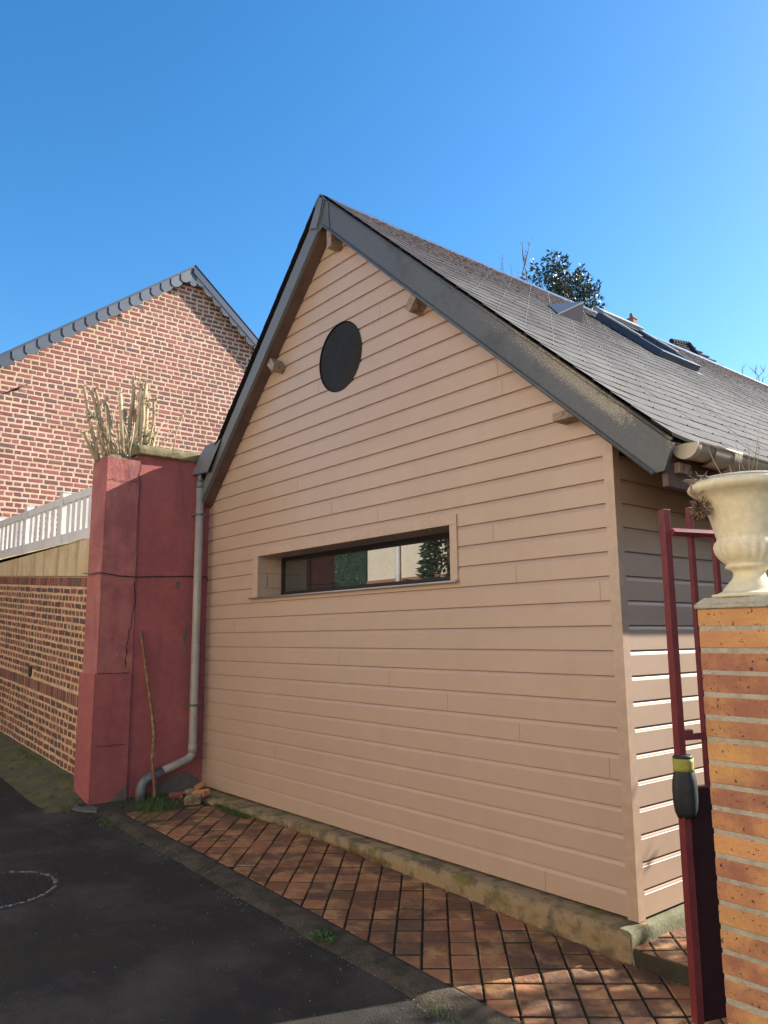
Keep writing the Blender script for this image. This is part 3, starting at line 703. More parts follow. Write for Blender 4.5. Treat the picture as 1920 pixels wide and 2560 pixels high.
rough_sheet(mb, (-5.43, -.87), (-5.42, .03), -.25, 3.60, .004, 20, 80, .008, 2.2)
mb.build('rendered_face', M_['red'], rwl)
mb = MB(); FP = [(-5.412, -1.206), (-5.412, -.842), (-5.84, -.80), (-5.842, -1.206)]
vprism(mb, FP, -.25, 3.525)
rough_sheet(mb, FP[0], FP[1], -.25, 3.53, .003, 16, 110, .008, 3.0); rough_sheet(mb, FP[3], FP[0], -.25, 3.50, .003, 16, 110, .008, 3.0)
mb.build('pier', M_['red_rough'], rwl)
mb = MB(); FB = [(-5.385, -1.233), (-5.385, -.858), (-5.83, -.82), (-5.855, -1.233)]
vprism(mb, FB, -.25, 1.235); rough_sheet(mb, FB[0], FB[1], -.25, 1.235, .003, 10, 40, .007, 2.5); rough_sheet(mb, FB[3], FB[0], -.25, 1.235, .003, 10, 40, .007, 2.5)
mb.build('pier_base', M_['red'], rwl, bevel=.006)
# pier top: mossy mortar cap
mb = MB(); V = []; F = []
nx, ny = 14, 14
for i in range(nx+1):
    for j in range(ny+1):
        u, v = i/nx, j/ny
        a = Vector(FP[3]).lerp(Vector(FP[0]), u); b = Vector(FP[2]).lerp(Vector(FP[1]), u); p = a.lerp(b, v)
        c_ = Vector((-5.63, -1.01)); p = c_+(p-c_)*1.02
        e = min(u, 1-u, v, 1-v); V.append((p.x, p.y, 3.51+.07*min(1, e*5)**.5+.018*rn(p.x, p.y, 0, 9)-.05*max(0, .35-u)))
for i in range(nx):
    for j in range(ny): F.append((i*(ny+1)+j, (i+1)*(ny+1)+j, (i+1)*(ny+1)+j+1, i*(ny+1)+j+1))
mb.shared(V, F, 0, True); mb.build('pier_cap', M_['cope'], rwl)
# rounded coping along the wall
mb = MB(); A0, B0 = Vector((-5.43, -.905)), Vector((-5.435, -.14)); dd = (B0-A0); nn = Vector((dd.y, -dd.x)).normalized(); V = []; F = []; m = 13
stn = [0, .006, .02, .05]+[.1+.9*k/22 for k in range(23)]
for s_ in stn:
    p = A0+dd*s_; shrink = 1 if s_ > .05 else [.35, .75, .93, 1][stn.index(s_)]
    for k in range(m):
        a = math.pi*k/(m-1); off = .085*shrink*math.cos(a)-.10+.085*.0; h = (.02+.105*shrink*math.sin(a)**.8)*(1+.08*rn(p.x, p.y, k, 7))
        wv = .10*math.cos(a)*shrink
        V.append((p.x+nn.x*(wv-.035), p.y+nn.y*(wv-.035), 3.592+h+.006*rn(p.x*4, p.y*4, k*.5, 5)))
    V.append((p.x-nn.x*.13*shrink, p.y-nn.y*.13*shrink, 3.589)); V.append((p.x+nn.x*.062*shrink, p.y+nn.y*.062*shrink, 3.589))
mm = m+2
for i in range(len(stn)-1):
    for j in range(mm): F.append((i*mm+j, i*mm+(j+1) % mm, (i+1)*mm+(j+1) % mm, (i+1)*mm+j))
F.append(tuple(range(mm))[::-1]); F.append(tuple((len(stn)-1)*mm+k for k in range(mm)))
mb.shared(V, F, 0, True); mb.build('coping', M_['cope'], rwl)
# cracks and bare patches
def offp(p, e): return (p[0]+e*.976, p[1]-e*.2, p[2])
mb = MB()
ck = [(-5.416, -0.845, 3.483), (-5.416, -0.85, 3.138), (-5.416, -0.85, 2.713), (-5.416, -0.85, 2.261), (-5.416, -0.842, 1.992), (-5.416, -0.864, 1.8), (-5.416, -0.897, 1.639), (-5.416, -0.918, 1.51), (-5.416, -0.92, 1.248)]
pts = []; rnd = random.Random(2)
for a, b in zip(ck[:-1], ck[1:]):
    for t in range(6): 
        q = Vector(a).lerp(Vector(b), t/6); pts.append((q.x+.010, q.y+rnd.uniform(-.009, .009), q.z))
mb.tube(pts, [rnd.uniform(.002, .006)*(.45 if q_.z > 2.2 else 1) for q_ in [Vector(p_) for p_ in pts]], 5)
pts = [(-5.405, -1.21+.345*t/8, 1.238+rnd.uniform(-.004, .004)) for t in range(9)]; mb.tube(pts, .006, 5)
mb.tube([(-5.378, -1.20+.32*t/8, .52+rnd.uniform(-.006, .008)) for t in range(9)], .0025, 4)
mb.tube([(-5.404, -1.18+.32*t/12, 3.28+.008*math.sin(t*.7)+rnd.uniform(-.008, .008)) for t in range(13)], .0022, 4)
mb.build('crack', M_['crack'], rwl)
mb = MB()
def blob(c, ry, rz, n=18, seed=1):
    r = random.Random(seed); P = []
    for k in range(n):
        a = 2*math.pi*k/n; q = r.uniform(.65, 1.1); dy = ry*q*math.cos(a); P.append((c[0], c[1]+dy, c[2]+rz*q*math.sin(a)))
    mb.prism(P, (.0025, -.0005, 0))
blob((-5.411, -.255, 1.63), .024, .11, seed=3); blob((-5.411, -.235, 1.48), .014, .05, seed=4); blob((-5.411, -.36, 2.175), .02, .06, seed=8)
mb.build('bare_patch', M_['patch'], rwl)
mb = MB()
mb.prism([(-5.379, -1.05, -.12), (-5.379, -.862, -.12), (-5.379, -.862, .12), (-5.379, -.95, .03), (-5.379, -1.05, -.04)], (.004, 0, 0)); mb.prism([(-5.412, -.58, -.12), (-5.412, -.03, -.12), (-5.412, -.05, .08), (-5.412, -.18, .17), (-5.412, -.36, .14), (-5.412, -.54, .06)], (.006, 0, 0))
mb.build('bare_patch', M_['patch'], rwl)
mb = MB()
cb = [(-5.86, -1.245, 2.30), (-5.65, -1.25, 2.272), (-5.42, -1.235, 2.277), (-5.398, -1.215, 2.275), (-5.397, -1.05, 2.25), (-5.397, -.85, 2.245), (-5.405, -.56, 2.264), (-5.405, -.20, 2.28), (-5.405, -.02, 2.28), (-5.405, .0, 2.24)]
mb.tube(cb, .0055, 8); tag(mb.build('cable', M_['wire']), 'thin black cable strung across the red wall and pier', 'cable')
mb = MB(); sp = [(-5.385, -0.777, 1.67), (-5.36, -0.745, 1.475), (-5.345, -0.717, 1.265), (-5.33, -0.673, 1.005), (-5.32, -0.642, 0.834), (-5.31, -0.61, 0.58), (-5.3, -0.631, 0.365), (-5.275, -0.613, 0.17), (-5.25, -0.604, -0.09)]
mb.tube(sp, [.017, .014, .019, .015, .017, .022, .014, .016, .020], 9); mb.tube([sp[6], (sp[6][0]+.02, sp[6][1]+.02, .41), (sp[6][0]+.025, sp[6][1]+.03, .43)], [.008, .006, .003], 6)
tag(mb.build('leaning_branch', M_['stick']), 'knobbly brown branch leaning against the red wall', 'branch')

# ================================================================ BRICKWORK
def brick(mb, P, u0, u1, v0, v1, rnd, h=.008, ins=.007, jit=.004):
    """P(u, v, out) -> point"""
    j = lambda: rnd.uniform(-jit, jit)
    c = [(u0+j(), v0+j()), (u1+j(), v0+j()), (u1+j(), v1+j()), (u0+j(), v1+j())]; hh = h*rnd.uniform(.6, 1.3)
    k = ins; i4 = [(c[0][0]+k, c[0][1]+k), (c[1][0]-k, c[1][1]+k), (c[2][0]-k, c[2][1]-k), (c[3][0]+k, c[3][1]-k)]
    V = [P(a, b, -.004) for a, b in c]+[P(a, b, hh*.7) for a, b in c]+[P(a, b, hh) for a, b in i4]
    mb.shared(V, [(0, 1, 5, 4), (1, 2, 6, 5), (2, 3, 7, 6), (3, 0, 4, 7), (4, 5, 9, 8), (5, 6, 10, 9), (6, 7, 11, 10), (7, 4, 8, 11), (8, 9, 10, 11)])
sw = thing('brick_street_wall', (-9, -.9, gz(-9)), 'old brick street wall with wide mortar and cream concrete beam on top', 'wall')
YS = -1.138; zt = lambda x: 2.265+.0655*(-5.842-x)
mb = MB(); mb.prism([(-5.80, YS, gz(-5.8)-.25), (-5.80, YS, zt(-5.80)), (-15, YS, zt(-15)), (-15, YS, gz(-15)-.25)], (0, .30, 0)); mb.build('mortar', M_['mortarS'], sw)
mb = MB(); rnd = random.Random(21)
Pw = lambda u, v, o: (u, YS-o, zt(u)-v)
def srow(v0, v1, lens, gap, x0=-5.85, jit=.006):
    x = x0-rnd.uniform(0, .08)
    while x > -14.8:
        L = rnd.choice(lens)*rnd.uniform(.9, 1.1)
        if not (abs(x-L/2+8.03) < .10 and abs((v0+v1)/2-1.21) < .10): brick(mb, Pw, x-L, x, v0, v1, rnd, h=.004, ins=.010, jit=jit)
        x -= L+gap*rnd.uniform(.8, 1.3)
srow(.012, .115, [.055], .014, jit=.003)
v = .145
for r in range(14):
    srow(v, v+.053, [.215, .195, .10] if r % 2 == 0 else [.098, .09], .034, x0=-5.87 if r % 2 else -5.85); v += .082
srow(1.305, 1.43, [.055], .016, jit=.004); v = 1.465
for r in range(12):
    srow(v, v+.056, [.21, .10, .19, .10] if r % 2 == 0 else [.10, .095], .034, jit=.009); v += .087
mb.build('brickwork', M_['brickS'], sw)
mb = MB(); disc(mb, -8.03, zt(-8.03)-1.22, .075, YS-.012, YS-.002, n=16); mb.build('weep_hole', M_['frame_dark'], sw)
mb = MB(); V = []
mb.prism([(-5.83, YS-.03, zt(-5.83)+.002), (-5.83, YS-.03, 2.702), (-15, YS-.03, 2.768), (-15, YS-.03, zt(-15)+.002)][::-1], (0, .34, 0)); mb.build('coping_beam', M_['beam'], sw, bevel=.006)
rnd = random.Random(4); mb = MB()
for k in range(26):      # crumbs of mortar along the top edge of the beam
    x = -6.0-rnd.random()*7; s_ = rnd.uniform(.02, .10); mb.obox((x, YS+.02, 2.712+.0073*(-5.85-x)), (s_, 0, 0), (0, .03, 0), (0, 0, .012))
tag(mb.build('mortar_crumbs', M_['beam'], sw), kind='stuff')
# white fence on the wall
fn = thing('picket_fence', (-9, -1.0, 2.75), 'white plastic fence with vertical slats on top of the street wall', 'fence')
ft = lambda x: 3.31+.0233*(-6.075-x); fb = lambda x: 2.72+.022*(-6.05-x); YF = -1.108
posts = [-7.123, -8.70, -10.27, -11.84, -13.41]
ends = [-5.86]+posts
def railb(x0, x1, za, zb, y0, y1):
    mb = MB(); mb.prism([(x0, y0, za(x0)), (x1, y0, za(x1)), (x1, y0, zb(x1)), (x0, y0, zb(x0))], (0, y1-y0, 0)); return mb
for a, b in zip(ends[:-1], ends[1:]):
    railb(a, b, lambda x: ft(x)-.095, ft, YF-.02, YF+.03).build('rail', M_['white'], fn, bevel=.004)
    railb(a, b, fb, lambda x: fb(x)+.125, YF-.02, YF+.03).build('rail', M_['white'], fn, bevel=.004)
    n = 6; w_ = (a-b-.09)/n
    for k in range(n):
        xc = a-(.0 if a == -5.86 else .045)-w_*(k+.5)
        mb = MB(); mb.box((xc-.062, YF-.008, fb(xc)+.11), (xc+.062, YF+.018, ft(xc)-.08)); mb.build('slat', M_['white'], fn)
for x in posts:
    mb = MB(); mb.box((x-.05, YF-.045, 2.71), (x+.05, YF+.055, ft(x)+.05)); mb.box((x-.055, YF-.05, ft(x)+.0501), (x+.055, YF+.06, ft(x)+.065)); mb.build('post', M_['white'], fn, bevel=.004)

# ================================================================ THE BRICK HOUSE
XH = -12.0; AY, AZ = 2.72, 9.47
hl = lambda y: AZ-.775*(AY-y) if y < AY else AZ-.82*(y-AY)
hs_ = thing('brick_house', (-15, 2.5, gz(-12)), 'red brick gabled house with cream mortar and scalloped slate verge', 'house')
mb = MB(); mb.prism([(XH, -6, .2), (XH, 9.5, .2), (XH, 9.5, hl(9.5)-.05), (XH, AY, AZ-.05), (XH, -6, hl(-6)-.05)], (-7, 0, 0)); mb.build('gable_wall', M_['mortarH'], hs_)
mb = MB(); rnd = random.Random(33); z = 2.2; r = 0
Ph = lambda u, v, o: (XH+o, u, v)
while z < 9.3:
    y = -5.2-rnd.uniform(0, .2)
    while y < 4.75:
        if r % 2: L = rnd.choice([.232, .228, .222, .118]) if rnd.random() < .12 else .245
        else: L = .112
        L *= rnd.uniform(.94, 1.05)
        if max(y, -9) and z+.075 < hl(y+L/2)-.03 and not (y < -4.6): brick(mb, Ph, y, y+L, z, z+.063*rnd.uniform(.93, 1.06), rnd, h=.004, ins=.008, jit=.006)
        y += L+.030*rnd.uniform(.8, 1.3)
    z += .0965*rnd.uniform(.985, 1.015); r += 1
mb.build('brickwork', M_['brickH'], hs_)
mb = MB()   # roof
E_ = .0
mb.prism([(XH+.145, -6.3, hl(-6.3)-.10), (XH+.145, -6.3, hl(-6.3)), (XH+.145, AY, AZ), (XH+.145, 9.7, hl(9.7)), (XH+.145, 9.7, hl(9.7)-.10), (XH+.145, AY, AZ-.10)][::-1], (-7.4, 0, 0))
hr = mb.build('roof', M_['slateB'], hs_)
def scal(mb, yc, ztop, w_, h, x, tilt, n=8):
    sl = .775 if yc < AY-.1 else -.82 if yc > AY+.1 else 0
    P = [(x, yc-w_/2, ztop-sl*w_/2)]
    for k in range(n+1):
        a = math.pi*k/n; P.append((x, yc-w_/2*math.cos(a), ztop-h+w_*.42-w_*.42*math.sin(a)-sl*w_*.25*math.cos(a)))
    P.append((x, yc+w_/2, ztop+sl*w_/2)); P = [(p[0]+tilt*(p[1]-yc), p[1], p[2]) for p in P]
    mb.prism(P, (.012, 0, 0))
mb = MB(); y = -5.9; k = 0
while y < AY-.12:
    zz = hl(y); scal(mb, y, zz-.015, .262, .27, XH+.15, -.07); y += .211; k += 1
scal(mb, AY-.02, hl(AY)-.17, .15, .29, XH+.14, 0); mb.build('verge_slates', M_['slateB'], hr)
mb = MB(); mb.prism([(XH+.165, -6.3, hl(-6.3)-.03), (XH+.165, AY, AZ-.035), (XH+.165, AY, AZ+.015), (XH+.165, -6.3, hl(-6.3)+.015)], (.012, 0, 0)); mb.build('verge_strip', M_['slateB'], hr)
mb = MB(); y = AY+.13
while y < 6:
    scal(mb, y, hl(y)-.13, .215, .17, XH+.14, .05); y += .2085
mb.build('verge_slates', M_['slateL'], hr)['label'] = 'pale scalloped slates on the far side of the gable'
mb = MB(); mb.prism([(XH+.165, AY-.03, AZ-.16), (XH+.165, AY-.0, AZ+.012), (XH+.165, 9.7, hl(9.7)+.012), (XH+.165, 9.7, hl(9.7)-.17)][::-1], (.014, 0, 0)); mb.tube([(XH+.18, AY, AZ+.02), (XH+.18, 6, hl(6)+.02)], .010, 6); mb.build('verge_band', M_['navy'], hr)
mb = MB(); mb.prism([(XH+.13, .02+1.30, hl(1.32)-.10), (XH+.13, 1.46, hl(1.46)-.10), (XH+.13, 1.66, hl(1.56)-.40), (XH+.13, 1.53, hl(1.56)-.37)][::-1], (.012, 0, 0)); mb.build('slipped_slate', M_['slateB'], hr)
mb = MB(); mb.tube([(XH+.03, -.74, 6.01), (XH+.03, -.43, 6.22)], .014, 6); mb.box((XH, -.60, 6.09), (XH+.03, -.56, 6.13)); mb.build('wall_anchor', M_['wire'], hs_)
mb = MB(); mb.box((XH-.1, -6.1, 3.83), (XH+.07, -.9, 3.90)); mb.build('lead_ledge', M_['zinc'], hs_)

# ================================================================ PRUNED SHRUB ON THE WALL
sh = thing('pruned_shrub', (-5.70, -.88, 3.5), 'hard pruned shrub with bare straw coloured stems behind the red pier', 'shrub')
rnd = random.Random(9); mb = MB(); tips = []
ST = [((-1.4, 4.342), (-1.194, 3.54)), ((-1.279, 4.321), (-1.094, 3.54)), ((-1.256, 4.352), (-1.027, 3.54)), ((-1.121, 4.244), (-1.016, 3.54)), ((-0.993, 4.337), (-0.928, 3.54)), ((-0.841, 4.534), (-0.87, 3.54)), ((-0.717, 4.513), (-0.818, 3.54)), ((-0.811, 4.318), (-0.757, 3.54)), ((-0.651, 4.447), (-0.684, 3.54)), ((-0.583, 4.335), (-0.63, 3.54)), ((-1.367, 3.817), (-1.181, 3.54)), ((-0.746, 4.234), (-0.723, 3.54)), ((-0.768, 4.465), (-0.797, 3.54)), ((-0.681, 4.222), (-0.7, 3.54)), ((-0.894, 4.173), (-0.914, 3.54))]  # stem ends taken from image pixels on one plane, then scaled about the camera
for (ya, za), (yb, zb) in ST:
    x0 = -5.70+rnd.uniform(-.12, .08); x1 = -5.70+rnd.uniform(-.1, .05); r0 = rnd.uniform(.017, .030)
    a = Vector((x0, ya, za)); b = Vector((x1, yb, zb)); pts = [b.lerp(a, t/5)+Vector((rnd.uniform(-.01, .01), rnd.uniform(-.012, .012), 0)) for t in range(6)]; pts[0] = b
    mb.tube(pts, [r0*(1.25-.4*t/5) for t in range(6)], 7); tips.append((a, 1)); 
    for t in (2, 3, 4): tips.append((pts[t], .5))
for k in range(60):
    yb = rnd.uniform(-1.2, -.6); ya = yb+(yb+.88)*.5+rnd.uniform(-.12, .12); h = rnd.uniform(.12, .62)
    x = -5.70+rnd.uniform(-.15, .12); mb.tube([(x, yb, 3.55), (x+rnd.uniform(-.04, .04), (ya+yb)/2, 3.55+h*.6), (x+rnd.uniform(-.07, .07), ya, 3.552+h)], [.010, .008, .005], 5)
mb.build('stems', M_['stem'], sh)
mb = MB()
for c, q in tips:
    for k in range(int(12*q)+3):
        d = Vector((rnd.uniform(-1, 1), rnd.uniform(-1, 1), rnd.uniform(-.2, 1))).normalized(); e = c+d*rnd.uniform(.03, .085); mb.tube([c, (c+e)/2+Vector((0, 0, .01)), e], [.005, .004, .0015], 4)
for k in range(150):
    y = rnd.uniform(-1.22, -.6); x = -5.70+rnd.uniform(-.15, .15); z = 3.55+rnd.random()**1.5*.42; d = Vector((rnd.uniform(-1, 1), rnd.uniform(-1, 1), rnd.uniform(-.3, 1))).normalized()*rnd.uniform(.04, .11); mb.tube([(x, y, z), (x+d.x, y+d.y, z+d.z)], [.004, .0015], 4)
tag(mb.build('spur_twigs', M_['stem'], sh), kind='stuff')
mb = MB()
def leaf(mb, c, d, L, w_, up=None):
    d = Vector(d).normalized(); s_ = d.cross(up or Vector((rnd.uniform(-1, 1), rnd.uniform(-1, 1), rnd.uniform(-1, 1)))).normalized(); n_ = d.cross(s_)
    c = Vector(c); a = c; b = c+d*L*.5+s_*w_/2+n_*w_*.12; e = c+d*L; f = c+d*L*.5-s_*w_/2+n_*w_*.12; mb.shared([a, b, e, f], [(0, 1, 2), (0, 2, 3)])
for cc in ((-5.64, -.85, 3.72), (-5.66, -.70, 3.88), (-5.66, -.92, 3.64), (-5.66, -1.30, 3.98), (-5.64, -.69, 3.78)):
    for k in range(70):
        d = (rnd.uniform(-1, 1), rnd.uniform(-1, 1), rnd.uniform(-.3, 1)); leaf(mb, Vector(cc)+Vector(d)*rnd.uniform(.0, .06), d, rnd.uniform(.02, .045), .012)
mb.build('foliage', M_['stem_leaf'], sh)
mb = MB(); mb.tube([(-5.60, -.40, 3.558), (-5.60, -.36, 3.95), (-5.60, -.30, 4.12), (-5.60, -.255, 4.25)], [.009, .008, .007, .005], 6); mb.tube([(-5.60, -.32, 4.08), (-5.60, -.38, 4.14)], [.005, .003], 5)
for k in range(26):
    c = Vector((-5.60, -.32, 4.12)).lerp(Vector((-5.60, -.25, 4.25)), rnd.random()); leaf(mb, c, (rnd.uniform(-1, 1), rnd.uniform(-1, 1), rnd.uniform(-.3, 1)), .035, .014)
tag(mb.build('lone_stem', M_['stem'], ), 'single thin bare stem standing apart to the right of the pruned shrub', 'shrub')

# ================================================================ BRICK GATE PILLAR, URN
gp = thing('gate_pillar', (1.42, -1.38, gz(1.42)), 'ochre brick gate pillar with grey mortar joints at the right edge', 'pillar')
mb = MB(); mb.box((1.303, -1.493, gz(1.42)-.1), (1.540, -1.263, 1.678)); mb.build('mortar', M_['mortarG'], gp)
mb = MB(); rnd = random.Random(8); z = 1.678; 
while z > gz(1.4)-.05:
    z0 = z-.0585; j = lambda: rnd.uniform(-.0015, .0015)
    a = (1.3005+j(), -1.4955+j(), z0+j()); b = (1.5425+j(), -1.2605+j(), z+j()-.0); mb.box(a, b); z -= .0742
mb.build('brickwork', M_['yellow_brick'], gp, bevel=.003)
mb = MB(); mb.prism([(1.293, -1.505, 1.6785), (1.55, -1.505, 1.6785), (1.55, -1.253, 1.6785), (1.293, -1.253, 1.6785)], (0, 0, .016)); 
V = [(1.295, -1.503, 1.6946), (1.548, -1.503, 1.6946), (1.548, -1.255, 1.6946), (1.295, -1.255, 1.6946)]; ux, uy = 1.4353, -1.3727
W_ = [(ux-.115, uy-.115, 1.716), (ux+.115, uy-.115, 1.716), (ux+.115, uy+.115, 1.716), (ux-.115, uy+.115, 1.716)]
mb.shared(V+W_, [(0, 1, 5, 4), (1, 2, 6, 5), (2, 3, 7, 6), (3, 0, 4, 7), (4, 5, 6, 7)]); mb.build('mortar_cap', M_['mortarG'], gp, bevel=.005)
un = thing('stone_urn', (ux, uy, 1.716), 'cream cast stone urn with fluted bowl standing on the brick gate pillar', 'urn')
mb = MB(); PR = [(.125, 1.7165), (.127, 1.7275), (.108, 1.730), (.092, 1.738), (.083, 1.750), (.073, 1.762), (.061, 1.775), (.054, 1.786), (.051, 1.797), (.053, 1.806), (.059, 1.812), (.075, 1.8185), (.077, 1.822), (.073, 1.829), (.073, 1.834), (.088, 1.845), (.100, 1.858), (.109, 1.875), (.1115, 1.893), (.106, 1.908), (.0965, 1.918), (.097, 1.925), (.1045, 1.955), (.113, 1.99), (.123, 2.03), (.133, 2.055), (.147, 2.072), (.166, 2.083), (.179, 2.094), (.182, 2.103), (.178, 2.113), (.168, 2.121), (.158, 2.127), (.150, 2.131), (.143, 2.129), (.138, 2.118), (.132, 2.06), (.0, 2.055)]
mb.lathe((ux, uy, 0), PR, 96, flute=(1.832, 1.918, 22)); mb.build('urn_body', M_['stone'], un)
mb = MB(); mb.lathe((ux, uy, 0), [(.1685, 2.1215), (.168, 2.1235), (.159, 2.1295), (.150, 2.1335), (.1425, 2.1315), (.139, 2.12)], 96); mb.build('worn_rim', M_['stone_rim'], un)
mb = MB(); mb.lathe((ux, uy, 0), [(.133, 2.085), (.06, 2.10), (0, 2.102)], 32); mb.build('soil', M_['soil'], un)
dpn = thing('dried_plant', (1.33, -1.46, 2.12), 'dried brown stonecrop hanging over the left rim of the urn', 'plant')
rnd = random.Random(12)
def rim(a, r=.165, z=2.13): return Vector((ux+r*math.cos(a), uy+r*math.sin(a), z))
latv = Vector((.9017, .4325, 0)); aL = math.atan2(-latv.y, -latv.x)+.35
mb = MB()
for k in range(16):
    a = aL+rnd.uniform(-.5, .75); p = rim(a, .14, 2.125); out = Vector((math.cos(a), math.sin(a), 0)); pts = [p]
    d = (out+Vector((rnd.uniform(-.5, .5), rnd.uniform(-.5, .5), rnd.uniform(-.05, .7)))).normalized()
    for s_ in range(4): p = p+d*rnd.uniform(.010, .02); d = (d+Vector((rnd.uniform(-.7, .7), rnd.uniform(-.7, .7), rnd.uniform(-.6, .35)))).normalized(); pts.append(p)
    mb.tube(pts, [.0022]*4+[.001], 5)
hp_ = [rim(aL+.1, .15, 2.128), rim(aL+.12, .185, 2.115), rim(aL+.16, .188, 2.085), rim(aL+.2, .165, 2.06), rim(aL+.22, .152, 2.045)]
mb.tube(hp_, .0035, 6); mb.tube([hp_[2], rim(aL+.35, .18, 2.07), rim(aL+.4, .17, 2.085)], .0025, 5); mb.build('stems', M_['dry'], dpn)
mb = MB(); c = rim(aL+.2, .160, 2.03)
for k in range(120):
    d = Vector((rnd.uniform(-1, 1), rnd.uniform(-1, 1), rnd.uniform(-1, .6))).normalized(); q = c+Vector((d.x*.02, d.y*.02, d.z*.025)); e = q+d*rnd.uniform(.010, .024); mb.tube([q, e], [.0022, .0012], 5)
tag(mb.build('dead_rosette', M_['dry'], dpn), kind='stuff')
wg = thing('wild_grass', (ux, uy, 2.1), 'thin dry grass stalks rising from the urn in front of the gutter', 'plant')
mb = MB()
for l in [[(1.415, -1.45, 2.12), (1.378, -1.45, 2.2), (1.36, -1.45, 2.26)], [(1.466, -1.45, 2.12), (1.471, -1.45, 2.207), (1.464, -1.45, 2.239), (1.458, -1.45, 2.289)], [(1.498, -1.45, 2.12), (1.506, -1.45, 2.207), (1.498, -1.45, 2.281)], [(1.521, -1.45, 2.12), (1.542, -1.45, 2.217), (1.532, -1.45, 2.266)], [(1.493, -1.45, 2.12), (1.47, -1.45, 2.193)], [(1.448, -1.45, 2.12), (1.432, -1.45, 2.173)], [(1.50, -1.45, 2.12), (1.53, -1.45, 2.20), (1.55, -1.45, 2.30)], [(1.40, -1.46, 2.12), (1.425, -1.45, 2.15), (1.41, -1.45, 2.16)], [(1.40, -1.46, 2.12), (1.405, -1.45, 2.145)]]:
    mb.tube(l, [.0011]*(len(l)-1)+[.0005], 4)
mb.build('stalks', M_['dry'], wg)

# ================================================================ GATE
A = Vector((.625, -.515)); dr = Vector((.31, .95)).normalized(); nr_ = Vector((dr.y, -dr.x))
gt_ = thing('metal_gate', (A.x, A.y, gz(.6)), 'oxide red metal gate leaf standing open with bars and solid lower panel', 'gate')
def gpnt(s, o, z): p = A+dr*s+nr_*o; return (p.x, p.y, z)
def gbar(s0, s1, o0, o1, z0, z1, name, m, bev=.002, lab=None):
    mb = MB(); mb.prism([gpnt(s0, o0, z0), gpnt(s1, o0, z0), gpnt(s1, o1, z0), gpnt(s0, o1, z0)], (0, 0, z1-z0)); o = mb.build(name, M_[m], gt_, bevel=bev)
    if lab: o['label'] = lab
    return o
gbar(-.02, .02, -.02, .02, -.165, 2.215, 'gate_stile', 'oxred')
for s_, zt_ in ((.16, 2.235), (.315, 2.23), (.47, 2.23), (.625, 2.23), (.78, 2.23)): gbar(s_-.013, s_+.013, -.013, .013, .872, zt_, 'gate_bar', 'oxred')
gbar(.96, 1.0, -.02, .02, -.165, 2.215, 'gate_stile', 'oxred')
mb = MB(); c = Vector(gpnt(.48, .030, 2.098)); dr3 = Vector((dr.x, dr.y, 0)); n3 = Vector((nr_.x, nr_.y, 0)); mb.obox(c, dr3*.465, (n3+Vector((0, 0, 1)))*.0105, (n3-Vector((0, 0, 1)))*.0105); mb.build('gate_rail', M_['oxred'], gt_, bevel=.002)
gbar(.021, .959, -.012, .012, 1.085, 1.115, 'gate_rail', 'oxred'); gbar(.021, .075, -.016, .016, 1.09, 1.135, 'gate_rail', 'oxred')
gbar(.0205, .9595, -.006, .006, -.165, .858, 'gate_panel', 'oxred_dark'); gbar(.0206, .9594, -.013, .013, .8585, .8715, 'panel_rim', 'oxred')
mb = MB(); rnd = random.Random(77)
def rtube(zs, rads, n=20, oo=.015):
    V = []; F = []
    for z, r in zip(zs, rads):
        for k in range(n):
            a = 2*math.pi*k/n; q = r*(1+.10*math.cos(4*a))*(1+.04*rn(math.cos(a), math.sin(a), z*14, 2)); p = gpnt(oo+q*math.cos(a), q*math.sin(a)*.85, z+(.02*rn(math.cos(a)*2, math.sin(a)*2, 3, 1) if z < .75 else 0)); V.append(p)
    for j in range(len(zs)-1):
        for k in range(n): F.append((j*n+k, j*n+(k+1) % n, (j+1)*n+(k+1) % n, (j+1)*n+k))
    F.append(tuple(range(n))[::-1]); F.append(tuple((len(zs)-1)*n+k for k in range(n))); return V, F
V, F = rtube([.735, .76, .80, .86, .90, .94, .948], [.045, .056, .062, .063, .061, .053, .050]); mb.shared(V, F, 0, True); V, F = rtube([1.0, 1.012, 1.018], [.051, .0515, .045]); mb.shared(V, F, 0, True)
wrap = mb.build('lock_cover', M_['rubber'], gt_); mb = MB(); V, F = rtube([.944, .96, .985, 1.003], [.0535, .0520, .0525, .0535]); mb.shared(V, F, 0, True); mb.build('yellow_band', M_['yellow'], wrap)

# ================================================================ SMALL THINGS ON THE GROUND
def rubble(name, c, s, rz, m, lab, seed, tilt=.1):
    r = random.Random(seed); mb = MB(); bm = bmesh.new(); bmesh.ops.create_cube(bm, size=1)
    bmesh.ops.subdivide_edges(bm, edges=bm.edges, cuts=2, use_grid_fill=True)
    for v_ in bm.verts:
        v_.co = Vector((v_.co.x*s[0], v_.co.y*s[1], v_.co.z*s[2]))+Vector([r.uniform(-.007, .007) for _ in range(3)])
    me = bpy.data.meshes.new(name); bm.to_mesh(me); bm.free(); me.materials.append(M_[m]); o = bpy.data.objects.new(name, me); COL.objects.link(o)
    o.location = c; o.rotation_euler = (tilt, -tilt*.6, rz); bv = o.modifiers.new('b', 'BEVEL'); bv.width = .005; bv.limit_method = 'ANGLE'; tag(o, lab, 'rubble', 'broken bricks by the downpipe'); return o
rubble('broken_brick', (-5.16, -.20, -.01), (.19, .10, .06), .5, 'conc', 'grey lump of broken concrete by the foot of the gable', 1)
rubble('broken_brick', (-5.08, -.18, .05), (.13, .06, .05), 1.9, 'paver', 'reddish brick piece tilted on top of the rubble pile', 2, .5)
rubble('broken_brick', (-4.84, -.38, -.02), (.16, .11, .07), .9, 'conc', 'mossy yellow block in front of the rubble pile', 3)
